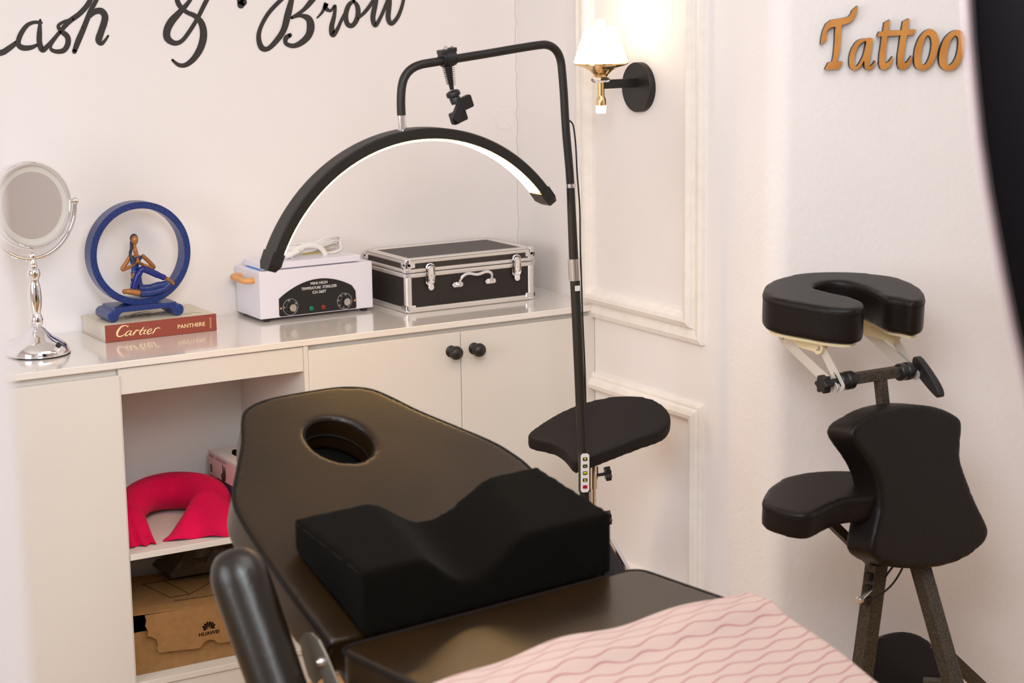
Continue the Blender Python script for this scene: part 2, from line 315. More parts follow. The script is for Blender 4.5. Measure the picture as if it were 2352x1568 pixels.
HAND = {'o': (-1.2, 0.431, 1.55), 'a': (1.0, 0.0, -0.0), 'b': (0.0, 0.0, 1.0), 'n': (0.0, -1.0, 0.0), 'L': [[(-0.236, 0.3324, 0.0113), (-0.2711, 0.3283, 0.0095), (-0.3005, 0.2778, 0.0121), (-0.3234, 0.1933, 0.0129), (-0.359, 0.1133, 0.0129), (-0.3996, 0.0847, 0.0095), (-0.4196, 0.1045, 0.0077), (-0.397, 0.1229, 0.0069), (-0.3559, 0.0962, 0.0112), (-0.3103, 0.0647, 0.013), (-0.2621, 0.064, 0.0122), (-0.2393, 0.0745, 0.0114), (-0.2185, 0.0886, 0.0088)], [(-0.1552, 0.1345, 0.007), (-0.1731, 0.1359, 0.007), (-0.1915, 0.1281, 0.0088), (-0.2084, 0.1069, 0.0105), (-0.2155, 0.0854, 0.0105), (-0.2059, 0.0752, 0.0114), (-0.1859, 0.0745, 0.0097), (-0.1666, 0.0809, 0.0062)], [(-0.1566, 0.1415, 0.0044), (-0.1602, 0.1121, 0.0106), (-0.1618, 0.086, 0.0115), (-0.1557, 0.0683, 0.0115), (-0.1431, 0.0758, 0.0097), (-0.1166, 0.1021, 0.008), (-0.0851, 0.1341, 0.0106), (-0.0541, 0.1552, 0.0107), (-0.0296, 0.181, 0.0107), (-0.0139, 0.2136, 0.008), (0.0007, 0.2266, 0.0062), (-0.0057, 0.1959, 0.0089), (-0.0261, 0.1612, 0.0107), (-0.0471, 0.1177, 0.0116), (-0.0626, 0.0873, 0.0125), (-0.0742, 0.0613, 0.0098)], [(-0.071, 0.1412, 0.0062), (-0.094, 0.1365, 0.0062), (-0.1115, 0.126, 0.0071), (-0.1046, 0.1127, 0.0097), (-0.0903, 0.0991, 0.0115), (-0.0895, 0.0816, 0.0116), (-0.1005, 0.0656, 0.0107), (-0.1189, 0.0627, 0.0089), (-0.1331, 0.0685, 0.0071), (-0.1314, 0.0807, 0.0053), (-0.107, 0.1106, 0.0053)], [(-0.0492, 0.12, 0.0036), (-0.0365, 0.1416, 0.0089), (-0.0171, 0.1575, 0.0116), (0.0006, 0.1597, 0.0134), (0.0101, 0.1471, 0.0143), (0.0068, 0.1295, 0.0143), (-0.0023, 0.1077, 0.0143), (-0.0095, 0.0879, 0.0143), (-0.003, 0.0789, 0.009), (0.0067, 0.0861, 0.0063), (0.0158, 0.0974, 0.0045)], [(0.2444, 0.2138, 0.0073), (0.2253, 0.2209, 0.0073), (0.2078, 0.2077, 0.0091), (0.2051, 0.183, 0.011), (0.213, 0.1658, 0.011), (0.2293, 0.1519, 0.0092), (0.2531, 0.1405, 0.011), (0.2694, 0.1206, 0.0147), (0.2729, 0.0909, 0.0166), (0.263, 0.0593, 0.0157), (0.2431, 0.0325, 0.0129), (0.2203, 0.0174, 0.0101), (0.2009, 0.0181, 0.0083), (0.1845, 0.031, 0.0055)], [(0.3003, 0.2039, 0.0092), (0.2791, 0.1703, 0.0101), (0.2578, 0.1345, 0.0092), (0.2316, 0.0989, 0.0092), (0.2111, 0.0782, 0.0092), (0.1915, 0.0742, 0.011), (0.1737, 0.087, 0.0155), (0.1738, 0.1073, 0.0164), (0.187, 0.1295, 0.0164), (0.2098, 0.1514, 0.0128), (0.2328, 0.1735, 0.0092), (0.2485, 0.1957, 0.0073), (0.2444, 0.2138, 0.0073)], [(0.386, 0.185, 0.0139), (0.3841, 0.1759, 0.0232), (0.3807, 0.1677, 0.0167)], [(0.5349, 0.2045, 0.0094), (0.5261, 0.1768, 0.0123), (0.5144, 0.1399, 0.016), (0.4999, 0.0984, 0.0142), (0.4756, 0.0688, 0.0122), (0.4518, 0.0509, 0.0103), (0.4341, 0.0561, 0.0131), (0.4276, 0.0818, 0.0112), (0.4353, 0.1094, 0.0094), (0.4581, 0.1435, 0.0094), (0.49, 0.1729, 0.0094), (0.527, 0.2, 0.0085), (0.5588, 0.2181, 0.0085), (0.5925, 0.2152, 0.0123), (0.6023, 0.1964, 0.0133), (0.5803, 0.1688, 0.0123), (0.5561, 0.1473, 0.0085), (0.5244, 0.1303, 0.0066)], [(0.5244, 0.1303, 0.0066), (0.5505, 0.1353, 0.0076), (0.5736, 0.1268, 0.0152), (0.5796, 0.1056, 0.019), (0.572, 0.0823, 0.0162), (0.5504, 0.0642, 0.0133), (0.5267, 0.0564, 0.0104), (0.5062, 0.0632, 0.0095), (0.5058, 0.0772, 0.0113), (0.5185, 0.0848, 0.0095)], [(0.5998, 0.1285, 0.0038), (0.6162, 0.1446, 0.0067), (0.6274, 0.1655, 0.0105), (0.6254, 0.1538, 0.0105), (0.64, 0.1464, 0.0067), (0.6536, 0.1593, 0.0067), (0.6501, 0.132, 0.0096), (0.6417, 0.1039, 0.0124), (0.6442, 0.084, 0.0144), (0.6567, 0.0941, 0.0096), (0.6737, 0.1244, 0.0077), (0.6906, 0.15, 0.0077)], [(0.71, 0.1709, 0.0067), (0.6946, 0.1594, 0.0106), (0.6847, 0.1336, 0.0125), (0.6892, 0.1098, 0.0115), (0.7052, 0.106, 0.0106), (0.7204, 0.128, 0.0125), (0.7212, 0.1541, 0.0115), (0.71, 0.1709, 0.0067)], [(0.7202, 0.1232, 0.0058), (0.744, 0.1417, 0.0087), (0.7664, 0.1674, 0.0087), (0.7863, 0.2003, 0.0077)], [(0.7836, 0.2004, 0.0097), (0.7754, 0.1625, 0.0126), (0.7667, 0.1245, 0.0126), (0.7737, 0.1043, 0.0107), (0.7895, 0.124, 0.0087), (0.8069, 0.157, 0.0087), (0.8243, 0.1949, 0.0078)], [(0.8217, 0.1997, 0.0087), (0.8179, 0.1616, 0.0126), (0.8135, 0.1234, 0.0126), (0.823, 0.1078, 0.0107), (0.8415, 0.1227, 0.0097), (0.8561, 0.1512, 0.0088), (0.8681, 0.1894, 0.0078), (0.8796, 0.2036, 0.0059)]]}
CART = {'o': (-1.151, 0.2393, 0.922), 'a': (1.0, 0.0, -0.0), 'b': (0.0, 0.0, 1.0), 'n': (0.0, -1.0, 0.0), 'L': [[(-0.0872, 0.0154, 0.0013), (-0.0903, 0.0133, 0.0022), (-0.0909, 0.0161, 0.0016), (-0.0966, 0.0175, 0.0019), (-0.1066, 0.015, 0.0035), (-0.1153, 0.0056, 0.0047), (-0.1182, -0.0029, 0.0044), (-0.1144, -0.0085, 0.0028), (-0.1062, -0.0082, 0.0022), (-0.0961, -0.0037, 0.0016)], [(-0.0813, 0.0019, 0.0019), (-0.0876, 0.0026, 0.0016), (-0.0944, -0.0023, 0.0028), (-0.0963, -0.008, 0.0028), (-0.0914, -0.0085, 0.0016), (-0.0829, -0.0019, 0.0013)], [(-0.0793, 0.002, 0.0016), (-0.0838, -0.0042, 0.0028), (-0.084, -0.0082, 0.0022), (-0.0782, -0.0073, 0.0013), (-0.0729, -0.0006, 0.0013)], [(-0.0678, 0.0028, 0.0025), (-0.0722, -0.0031, 0.0028), (-0.0766, -0.009, 0.0028)], [(-0.0739, -0.0037, 0.0009), (-0.0687, 0.0005, 0.0016), (-0.0637, 0.0016, 0.0028), (-0.0604, 0.0006, 0.0022)], [(-0.0468, 0.0086, 0.0016), (-0.0529, 0.002, 0.0028), (-0.0591, -0.0061, 0.0028), (-0.0577, -0.01, 0.0019), (-0.0518, -0.0077, 0.0013)], [(-0.0604, 0.0004, 0.0013), (-0.0455, 0.0004, 0.0013)], [(-0.0421, 0.0017, 0.0025), (-0.0475, -0.005, 0.0028), (-0.0485, -0.0089, 0.0022), (-0.0435, -0.0086, 0.0013)], [(-0.0386, 0.0061, 0.0028), (-0.0381, 0.0057, 0.0028)], [(-0.0384, -0.0063, 0.0013), (-0.0299, -0.0037, 0.0016), (-0.0272, 0.0, 0.0019), (-0.0313, 0.0016, 0.0016), (-0.0373, -0.0021, 0.0028), (-0.0393, -0.0075, 0.0032), (-0.0361, -0.0111, 0.0022), (-0.0268, -0.0081, 0.0013)], [(-0.0172, 0.0014, 0.0025), (-0.0208, -0.0047, 0.0029), (-0.0253, -0.0106, 0.0029)], [(-0.0225, -0.0045, 0.001), (-0.0164, 0.0005, 0.0016), (-0.0104, 0.0023, 0.0025), (-0.0063, 0.001, 0.0035)]]}
CHEST = {'o': (-0.01, -1.27, 0.67), 'a': (0.9947, 0.1025, -0.0), 'b': (-0.0105, 0.1015, 0.9948), 'n': (0.102, -0.9895, 0.102), 'L': [[(-0.0789, 0.1878), (0.0044, 0.187), (0.0884, 0.1708), (0.1517, 0.1428), (0.172, 0.1181), (0.1607, 0.0458), (0.193, -0.0391), (0.2328, -0.1113), (0.2431, -0.1364), (0.2291, -0.161), (0.1569, -0.1851), (0.0615, -0.1861), (-0.0302, -0.1708), (-0.0984, -0.1495), (-0.1373, -0.1197), (-0.1377, -0.0909), (-0.1127, -0.0335), (-0.1063, 0.0132), (-0.1228, 0.0636), (-0.1558, 0.1088), (-0.1754, 0.1327), (-0.1819, 0.1516), (-0.17, 0.1666), (-0.1342, 0.1771)]]}
CRAD = {'o': (-0.1, -1.13, 1.075), 'a': (0.999, -0.0, 0.045), 'b': (-0.0038, 0.9964, 0.0845), 'n': (-0.0448, -0.0846, 0.9954), 'L': [[(-0.0848, 0.1716), (-0.0399, 0.2154), (0.0103, 0.2387), (0.0691, 0.248), (0.1199, 0.2391), (0.1773, 0.2065), (0.2212, 0.1586), (0.247, 0.0989), (0.236, 0.0222), (0.2043, -0.0385), (0.1636, -0.078), (0.1303, -0.0823), (0.1214, -0.0505), (0.1091, -0.0164), (0.1232, 0.0365), (0.1293, 0.087), (0.1227, 0.1282), (0.0922, 0.1526), (0.0515, 0.1513), (0.0275, 0.1258), (0.0323, 0.0822), (0.0441, 0.0301), (0.0415, -0.016), (0.016, -0.0507), (-0.0217, -0.0599), (-0.0579, -0.0239), (-0.0806, 0.0289), (-0.1014, 0.0853), (-0.107, 0.1238)]]}
ARMP = {'o': (-0.2, -1.15, 0.68), 'a': (0.9996, -0.0, 0.03), 'b': (-0.003, 0.995, 0.0994), 'n': (-0.0298, -0.0995, 0.9946), 'L': [[(-0.1491, -0.0224), (-0.0971, 0.028), (-0.0274, 0.0649), (0.0334, 0.0713), (0.0953, 0.0554), (0.1448, 0.0244), (0.1727, -0.0165), (0.1613, -0.072), (0.108, -0.1174), (0.0534, -0.1162), (-0.0036, -0.1044), (-0.0732, -0.1227), (-0.1166, -0.132), (-0.1424, -0.1062), (-0.1558, -0.0647)]]}
STPAD = {'o': (-0.309, -0.49, 0.691), 'a': (0.9581, -0.0, 0.2863), 'b': (-0.1226, 0.9038, 0.4101), 'n': (-0.2588, -0.428, 0.8659), 'L': [[(-0.1563, 0.0895), (-0.1184, 0.1001), (-0.0402, 0.1071), (0.0341, 0.0982), (0.0983, 0.0752), (0.1432, 0.0445), (0.1727, 0.0033), (0.1751, -0.0455), (0.1548, -0.0792), (0.1162, -0.0932), (0.0561, -0.0837), (-0.0289, -0.0726), (-0.1007, -0.063), (-0.1229, -0.0542), (-0.1186, -0.0167), (-0.1238, 0.0206), (-0.1457, 0.0535), (-0.1583, 0.0721)]]}
ARM = [(-0.883, -0.575, 1.465), (-0.8845, -0.575, 1.4897), (-0.8847, -0.575, 1.5228), (-0.8818, -0.575, 1.5509), (-0.8748, -0.575, 1.5713), (-0.8593, -0.575, 1.5876), (-0.8354, -0.575, 1.5971), (-0.7951, -0.575, 1.6022), (-0.74, -0.575, 1.6079), (-0.664, -0.575, 1.6158), (-0.5844, -0.575, 1.6247), (-0.5313, -0.575, 1.6299), (-0.5092, -0.575, 1.6301), (-0.4918, -0.575, 1.6237), (-0.479, -0.575, 1.6116), (-0.4709, -0.575, 1.5926), (-0.4676, -0.575, 1.5679), (-0.4634, -0.575, 1.5183), (-0.4583, -0.575, 1.4335), (-0.4474, -0.575, 1.3124), (-0.4394, -0.575, 1.1284)]
POLE = [(-0.4474, -0.575, 1.3124), (-0.4394, -0.575, 1.1284), (-0.4362, -0.575, 1.0766), (-0.4268, -0.575, 0.8673), (-0.4185, -0.575, 0.6647), (-0.413, -0.575, 0.5671)]
CORD = [(-0.4486, -0.575, 1.451), (-0.4428, -0.575, 1.4327), (-0.4383, -0.575, 1.3923), (-0.4352, -0.575, 1.3317), (-0.4287, -0.575, 1.2502), (-0.4281, -0.575, 1.1684), (-0.4252, -0.575, 1.0756), (-0.4223, -0.575, 0.9819), (-0.417, -0.575, 0.8661), (-0.4153, -0.575, 0.7602)]
CTRL = [(-0.4214, -0.587, 0.6655), (-0.4221, -0.587, 0.5766)]
# ================================================================ SETTING
CTR = 0.9           # counter height
# floor, ceiling
mb = MB().box((-3.9, -5.6, -0.05), (1.9, 0.6, 0)); struct('floor', mb, M_floor)
mb = MB().box((-3.9, -5.6, 2.7), (1.9, 0.6, 2.75)); struct('ceiling', mb, M_ceil)
# back wall with painted lettering, right wall stepped at the end of the counter
wb = struct('wall_back', MB().box((-3.9, 0.432, 0), (0.12, 0.55, 2.7)), M_wall)
mb = MB()
fH = (V(HAND['o']), V(HAND['a']), V(HAND['b']), V(HAND['n']))
for i, st in enumerate(HAND['L']): ribbon(mb, [(q[0], q[1], q[2] * 1.22) for q in st], fH, lift=0.0004 + 0.00003 * i)
part('painted_lettering', mb, M_ink, wb, 'black hand-painted script reading Lash & Brow')
mb = MB()
mb.box((0.027, 0.075, 0), (0.2, 0.45, 2.7))
mb.box((0.0, -0.60, 0), (0.2, 0.0755, 2.7))
struct('wall_right', mb, M_wall)
PH = math.radians(24)
wt_d = V((math.cos(PH), -math.sin(PH), 0)); wt_n = V((-math.sin(PH), -math.cos(PH), 0)); wt_o = V((0, -0.765, 0))
fT = (wt_o, wt_d, V((0, 0, 1)), wt_n)
RC = 0.07; tl = RC * math.tan(math.radians(33))
cc = V((RC, -0.765 + tl, 0)); pth = [V((0, -0.60, 0))] + [cc + V((math.cos(a), math.sin(a), 0)) * RC for a in [PI + math.radians(66) * k / 14 for k in range(15)]] + [wt_o + wt_d * 2.2]
mb = MB(); n_ = len(pth); mb.add([p + V((0, 0, z)) for z in (0, 2.7) for p in pth], [[i, i + 1, n_ + i + 1, n_ + i] for i in range(n_ - 1)], True)
q_ = [V((0.12, -0.60, 0)), wt_o + wt_d * 2.2 - wt_n * 0.12]
mb.add([q_[1], q_[0], q_[0] + V((0, 0, 2.7)), q_[1] + V((0, 0, 2.7))], [[0, 1, 2, 3]])
struct('wall_tattoo', mb, M_plaster)
struct('wall_left', MB().box((-3.9, -5.6, 0), (-3.8, 0.6, 2.7)), M_wall)
struct('wall_front', MB().box((-3.9, -5.6, 0), (1.9, -5.5, 2.7)), M_wall)
struct('wall_outer', MB().box((1.8, -5.6, 0), (1.9, 0.6, 2.7)), M_wall)
# white door jamb close to the camera on the left
struct('trim_1', MB().box((-3.8, -3.16, 0), (-2.5205, -3.035, 2.7), 0.006, 3), M_wall)
# added window frame in the left wall (unseen), set around the added side light
mb = MB()
for a, b in (((-3.80, -2.2, 0.85), (-3.76, -2.12, 2.25)), ((-3.80, -0.78, 0.85), (-3.76, -0.70, 2.25)), ((-3.80, -2.2, 2.17), (-3.76, -0.70, 2.25)), ((-3.80, -2.2, 0.85), (-3.74, -0.70, 0.93)), ((-3.80, -1.48, 0.93), (-3.77, -1.42, 2.17))): mb.box(a, b, 0.004, 1)
struct('added_window_1', mb, M_mould)
# panel mouldings on the right wall: profile swept round each rectangle (offset from outer edge, projection)
def frame_moulding(name, y0, y1, z0, z1, prof):
    ring = []
    for off, h in prof:
        ring.append([(-h, y1 - off, z0 + off), (-h, y0 + off, z0 + off), (-h, y0 + off, z1 - off), (-h, y1 - off, z1 - off)])
    vs = [p for r in ring for p in r]; fs = []
    for i in range(len(prof) - 1):
        for k in range(4):
            l = (k + 1) % 4; fs.append([i * 4 + k, i * 4 + l, (i + 1) * 4 + l, (i + 1) * 4 + k])
    m = MB().add(vs, fs); return struct(name, m, M_mould)
pf = [(0, -0.002), (0, 0.012), (0.012, 0.016), (0.026, 0.013), (0.030, 0.009), (0.036, 0.009), (0.040, 0.020), (0.052, 0.026), (0.062, 0.024), (0.070, 0.012), (0.076, 0.008), (0.078, -0.002)]
frame_moulding('trim_2', -0.500, 0.072, 0.868, 2.45, pf)
pf2 = [(0, -0.002), (0, 0.008), (0.008, 0.012), (0.014, 0.012), (0.018, 0.018), (0.030, 0.024), (0.040, 0.022), (0.046, 0.012), (0.050, 0.007), (0.053, -0.002)]
frame_moulding('trim_3', -0.500, 0.07, 0.16, 0.712, pf2)
mb = MB(); random.seed(11); z = 0.92; zs_ = []
while z < 1.95: zs_.append((z, random.uniform(-0.0022, 0.0022))); z += random.uniform(0.008, 0.03)
mb.tube([(0.022 + d_, 0.4319, z_) for z_, d_ in zs_], 0.0005, 5)
part('paint_crack', mb, mat('crack_brown', (0.42, 0.33, 0.26), 0.9), wb, 'thin crack running down beside the corner')
# round painted-over cover on the back wall
t = thing('round_wall_cover', (-0.02, 0.431, 1.35), 'small round blank cover painted in the wall colour, on the back wall near the corner', 'wall cover')
mb = MB().lathe([(0.034, 0), (0.034, 0.0012), (0.033, 0.002), (0.0318, 0.0012), (0.03, 0.0012)], (-0.02, 0.432, 1.383), (0, -1, 0), 40)
part('cover_disc', mb, M_wall, t)
for dx, dz in ((-0.012, 0.017), (0.015, -0.016)):
    part('screw', MB().lathe([(0.004, 0), (0.0035, 0.003)], (-0.02 + dx, 0.431, 1.383 + dz), (0, -1, 0), 10), M_wall, t)

# ================================================================ CABINETS
mb = MB().box((-2.3, -0.004, CTR - 0.0165), (0.0, 0.43, CTR), 0.0015, 1)
solo('countertop', mb, M_ctop, 'long glossy white countertop running along the back wall over the cabinets', 'countertop')
solo('countertop_end', MB().box((0.0, 0.0765, CTR - 0.0165), (0.0265, 0.43, CTR)), M_ctop, 'narrow glossy white filler of the countertop in the wall recess', 'countertop')
zt = CTR - 0.017; D_ = 0.41
# left cabinet
t = thing('cabinet', (-1.75, 0.2, 0), 'white laminate cabinet left of the open shelves, with a plain flush door', 'cabinet')
part('body', MB().box((-2.29, 0.018, 0), (-1.354, D_, zt)), M_lam, t)
part('door', MB().box((-2.28, -0.001, 0.02), (-1.353, 0.017, 0.866), 0.001, 1), M_lam, t)
# open middle unit
t = thing('shelf_unit', (-1.1, 0.2, 0), 'open white shelf unit between the two closed cabinets, under the countertop', 'shelf unit')
mb = MB()
mb.box((-1.3525, 0.004, 0), (-1.349, D_, zt)); mb.box((-0.872, 0.0005, 0), (-0.8605, D_, zt)); mb.box((-1.3525, D_, 0), (-0.8605, D_ + 0.01, zt))
part('carcass', mb, M_lam, t)
part('apron', MB().box((-1.3495, 0.004, 0.818), (-0.8725, 0.02, 0.881), 0.0008, 1), M_lam, t)
part('shelf', MB().box((-1.3485, 0.0015, 0.407), (-0.8725, D_ - 0.001, 0.422), 0.0008, 1), M_lam, t)
part('shelf', MB().box((-1.3485, 0.0015, 0.080), (-0.8725, D_ - 0.001, 0.095), 0.0008, 1), M_lam, t)
part('plinth', MB().box((-1.3485, 0.006, 0.0), (-0.8725, 0.02, 0.0795)), M_lam, t)
# right cabinet with two doors
t = thing('cabinet', (-0.43, 0.2, 0), 'white laminate double-door cabinet with round black knobs, under the aluminium case', 'cabinet')
part('body', MB().box((-0.86, 0.018, 0), (-0.002, D_, zt)), M_lam, t)
for x0, x1, kx in ((-0.8595, -0.4225, -0.446), (-0.4205, -0.001, -0.377)):
    d = part('door', MB().box((x0, -0.001, 0.02), (x1, 0.017, 0.870), 0.0012, 1), M_lam, t)
    k = MB().lathe([(0.0, 0), (0.0155, 0.0), (0.0155, 0.003), (0.010, 0.006), (0.008, 0.013), (0.011, 0.016), (0.0165, 0.022), (0.0185, 0.029), (0.0170, 0.036), (0.011, 0.042), (0, 0.044)], (kx - 0.006, -0.001, 0.822), (0, -1, 0), 28)
    part('knob', k, M_blackplastic, d, 'round black knob')
# ================================================================ ON THE SHELVES
def curve3(pts, sub=8): return [V(p) for p in smooth_loop([tuple(p) for p in pts], sub, closed=False)]
# magenta U-shaped neck pillow with flared cover
t = thing('neck_pillow', (-1.14, 0.2, 0.422), 'bright magenta U-shaped neck pillow lying on the middle shelf', 'pillow')
cl = curve3([(-1.290, 0.165, 0.450), (-1.264, 0.225, 0.464), (-1.205, 0.300, 0.474), (-1.125, 0.320, 0.476), (-1.060, 0.270, 0.474), (-1.052, 0.205, 0.466), (-1.072, 0.165, 0.458), (-1.088, 0.140, 0.450)], 8)
n = len(cl); rs = [0.034 + 0.025 * math.sin(PI * min(1, max(0, i / (n - 1) * 1.15 - 0.075))) for i in range(n)]
part('cushion', MB().tube(cl, rs, 18, flat=0.82, up=(0, 0, 1)).mesh('m', 6, 0.006), M_pink, t)
# ruffled skirt at each end
def skirt(base, dirn, side, length, w0, w1, amp):
    dirn = V(dirn).normalized(); side = V(side).normalized(); vs = []; nu, nv = 26, 9
    for lay in (0, 1):
        for j in range(nv):
            tt = j / (nv - 1)
            for i in range(nu):
                u = i / (nu - 1) * 2 - 1; w = w0 + (w1 - w0) * tt
                h = (1 - abs(u) ** 2.4) ** 0.5 * 0.078 * (1 - tt ** 1.3) ** 1.15 + 0.004 + amp * tt * (1 + math.sin(u * 9 + 1.3)) * (0.5 + 0.5 * lay) - (0.0035 * (1 - lay))
                vs.append(V(base) + dirn * (tt * length + 0.006 * tt * math.sin(u * 7)) + side * (u * w) + V((0, 0, max(h, 0.0008 + 0.0025 * lay))))
    fs = []
    for lay in (0, 1):
        o_ = lay * nu * nv
        for j in range(nv - 1):
            for i in range(nu - 1): fs.append([o_ + j * nu + i, o_ + j * nu + i + 1, o_ + (j + 1) * nu + i + 1, o_ + (j + 1) * nu + i])
    N2 = nu * nv
    for i in range(nu - 1):
        a = (nv - 1) * nu + i; fs.append([a, a + 1, N2 + a + 1, N2 + a]); fs.append([i, i + 1, N2 + i + 1, N2 + i])
    for j in range(nv - 1):
        for i in (0, nu - 1): a = j * nu + i; fs.append([a, a + nu, N2 + a + nu, N2 + a])
    return MB().add(vs, fs, True)
part('flared_end', skirt((-1.078, 0.165, 0.4225), (-0.36, -1, 0), (1, -0.30, 0), 0.150, 0.056, 0.120, 0.006), M_pink, t)
part('flared_end', skirt((-1.288, 0.185, 0.4225), (-0.10, -1, 0), (1, -0.08, 0), 0.135, 0.050, 0.036, 0.004), M_pink, t)
# box of gloves on a flat box
def fbox(o, ang, z=0): a = math.radians(ang); return (V(o), V((math.cos(a), math.sin(a), 0)), V((-math.sin(a), math.cos(a), 0)), V((0, 0, 1)))
fg = fbox((-0.985, 0.09, 0.42), -26)
FG = (V((-1.0, 0.345, 0.0)), V((0, -1, 0)), V((1, 0, 0)), V((0, 0, 1)))
t = thing('flat_box', (-0.94, 0.22, 0.422), 'dark violet printed box lying under the glove box behind the bed', 'box')
part('box_body', MB().box((0.035, 0.006, 0.4225), (0.20, 0.115, 0.4965), 0.001, 1, frame=FG), M_purple, t)
mb = MB(); FGs = (fr(FG, (0, 0.0098, 0)), FG[1], V((0, 0, 1)), -FG[2])
text_mesh(mb, 'NITRILE', 0.020, FGs, 0.085, 0.485, 0.0004); part('print', mb, M_mould, t)
t = thing('glove_box', (-0.94, 0.24, 0.497), 'pale pink box of black nitrile gloves on the middle shelf, flap open', 'box')
z0, z1 = 0.4975, 0.562
mb = MB(); mb.box((0.0, 0, z0), (0.215, 0.122, z1 - 0.006), 0.001, 1, frame=FG); gb = part('box_body', mb, M_glovebox, t)
mb = MB()
for a, b in (((-0.001, 0.0), (0.216, 0.034)), ((-0.001, 0.088), (0.216, 0.1225)), ((-0.001, 0.034), (0.060, 0.088)), ((0.175, 0.034), (0.216, 0.088))): mb.box((*a, z1 - 0.005), (*b, z1 + 0.001), frame=FG)
part('box_top', mb, M_glovetop, t)
part('glove', MB().box((0.066, 0.038, z1 - 0.014), (0.170, 0.084, z1 + 0.010), 0.006, 3, frame=FG), M_void, t, 'black glove poking out of the slot')
FGs = (fr(FG, (0, -0.0002, 0)), FG[1], V((0, 0, 1)), -FG[2])
mb = MB(); text_mesh(mb, 'BLACK', 0.0095, FGs, 0.022, z1 - 0.012, 0.0004); part('print', mb, M_btn, gb)
mb = MB(); text_mesh(mb, 'NITRILE GLOVES', 0.0095, FGs, 0.088, z1 - 0.012, 0.0004); part('print', mb, M_purple, gb)
part('quantity_mark', MB().box((0.012, z0 + 0.008, 0.0002), (0.024, z0 + 0.030, 0.0006), frame=FGs), M_btn, gb)
gx = 0.092
part('glove_picture', MB().prism([smooth_loop([(gx, z0 + 0.002), (gx + 0.018, z0 + 0.004), (gx + 0.024, z0 + 0.022), (gx + 0.019, z0 + 0.044), (gx + 0.014, z0 + 0.028), (gx + 0.009, z0 + 0.042), (gx + 0.003, z0 + 0.044), (gx + 0.004, z0 + 0.026), (gx - 0.006, z0 + 0.016)], 4)], FGs, 0.0002, 0.0007), M_btn, gb)
part('label_print', MB().box((0.035, 0.094, z1 + 0.001), (0.075, 0.116, z1 + 0.0016), frame=FG), M_btn, gb)
# cardboard router box on the bottom shelf
t = thing('cardboard_box', (-1.19, 0.18, 0.0955), 'torn brown cardboard box with a printed flower mark on the bottom shelf', 'box')
zb = 0.0955
mb = MB(); mb.box((-1.346, 0.052, zb), (-1.0, 0.056, 0.205)); mb.box((-1.346, 0.057, zb), (-1.343, 0.33, 0.205)); mb.box((-1.003, 0.057, zb), (-1.0, 0.33, 0.205)); mb.box((-1.346, 0.33, zb), (-1.0, 0.334, 0.24)); mb.box((-1.342, 0.057, zb), (-1.004, 0.329, zb + 0.004))
part('tray', mb, M_card, t)
part('tray_dark_block', MB().box((-1.341, 0.058, zb + 0.005), (-1.005, 0.328, 0.17)), M_void, t, 'dark block standing in for the shade inside the box')  # near-black block put in for the shade inside the tray
YF = XY(0.040)
flap = [(-1.306, 0.2495), (-1.303, 0.235), (-1.3065, 0.222), (-1.300, 0.208), (-1.302, 0.196), (-1.290, 0.1905), (-1.279, 0.182), (-1.276, 0.170), (-1.279, 0.158), (-1.274, 0.147), (-1.240, 0.1445), (-1.200, 0.1405), (-1.166, 0.1375), (-1.158, 0.147), (-1.148, 0.1535), (-1.137, 0.1545), (-1.127, 0.151), (-1.120, 0.1435), (-1.108, 0.1395), (-1.06, 0.1385), (-1.005, 0.137), (-1.005, 0.2405), (-1.10, 0.244), (-1.18, 0.2455), (-1.25, 0.248)]
fl = part('front_flap', MB().prism([flap], YF, -0.003, 0.0), M_card, t)
mb = MB(); vs = [(-1.333, 0.043, 0.2555), (-1.002, 0.043, 0.2400), (-1.002, 0.33, 0.2465), (-1.338, 0.33, 0.262)]
mb.add([V(v) for v in vs] + [V(v) - V((0, 0, 0.003)) for v in vs], [[0, 1, 2, 3], [7, 6, 5, 4], [0, 4, 5, 1], [1, 5, 6, 2], [2, 6, 7, 3], [3, 7, 4, 0]])
lid = part('lid', mb, M_card, t)
LT = (V((-1.17, 0.10, 0.2497)), V((1, 0, -0.047)).normalized(), V((0, 1, 0.0227)).normalized(), V((0.047, -0.0227, 1)).normalized())
mb = MB()
for a, b in (((-0.06, 0.16), (-0.035, 0.03)), ((-0.035, 0.03), (0.02, 0.035)), ((0.0, 0.16), (0.02, 0.035)), ((0.02, 0.035), (0.10, 0.10)), ((-0.06, 0.16), (0.10, 0.17))):
    mb.tube([fr(LT, (*a, 0.0003)), fr(LT, (*b, 0.0003))], 0.0006, 6)
text_mesh(mb, 'Optical Network Terminal', 0.013, LT, 0.035, 0.002, 0.0005)
part('print', mb, M_void, lid)
mb = MB()
cx, cz = -1.1405, 0.1835
for k in range(8):
    a = math.radians(-8 + 180 * (k + 0.5) / 8 * 1.09); L_ = 0.0155 if k in (0, 7) else 0.0195
    d = V((math.cos(a), math.sin(a))); p = V((-d.y, d.x))
    lp = [(cx + d.x * r + p.x * w, cz + d.y * r + p.y * w) for r, w in ((0.003, 0), (0.010, -0.0017), (L_ * 0.85, -0.0028), (L_, -0.0010), (L_, 0.0010), (L_ * 0.85, 0.0028), (0.010, 0.0017))]
    mb.prism([lp], YF, 0.0003, 0.0007)
text_mesh(mb, 'HUAWEI', 0.0125, YF, cx, 0.1720, 0.0005, sx=1.15, off=0.0003)
part('printed_mark', mb, M_void, fl, 'black petal emblem and lettering')
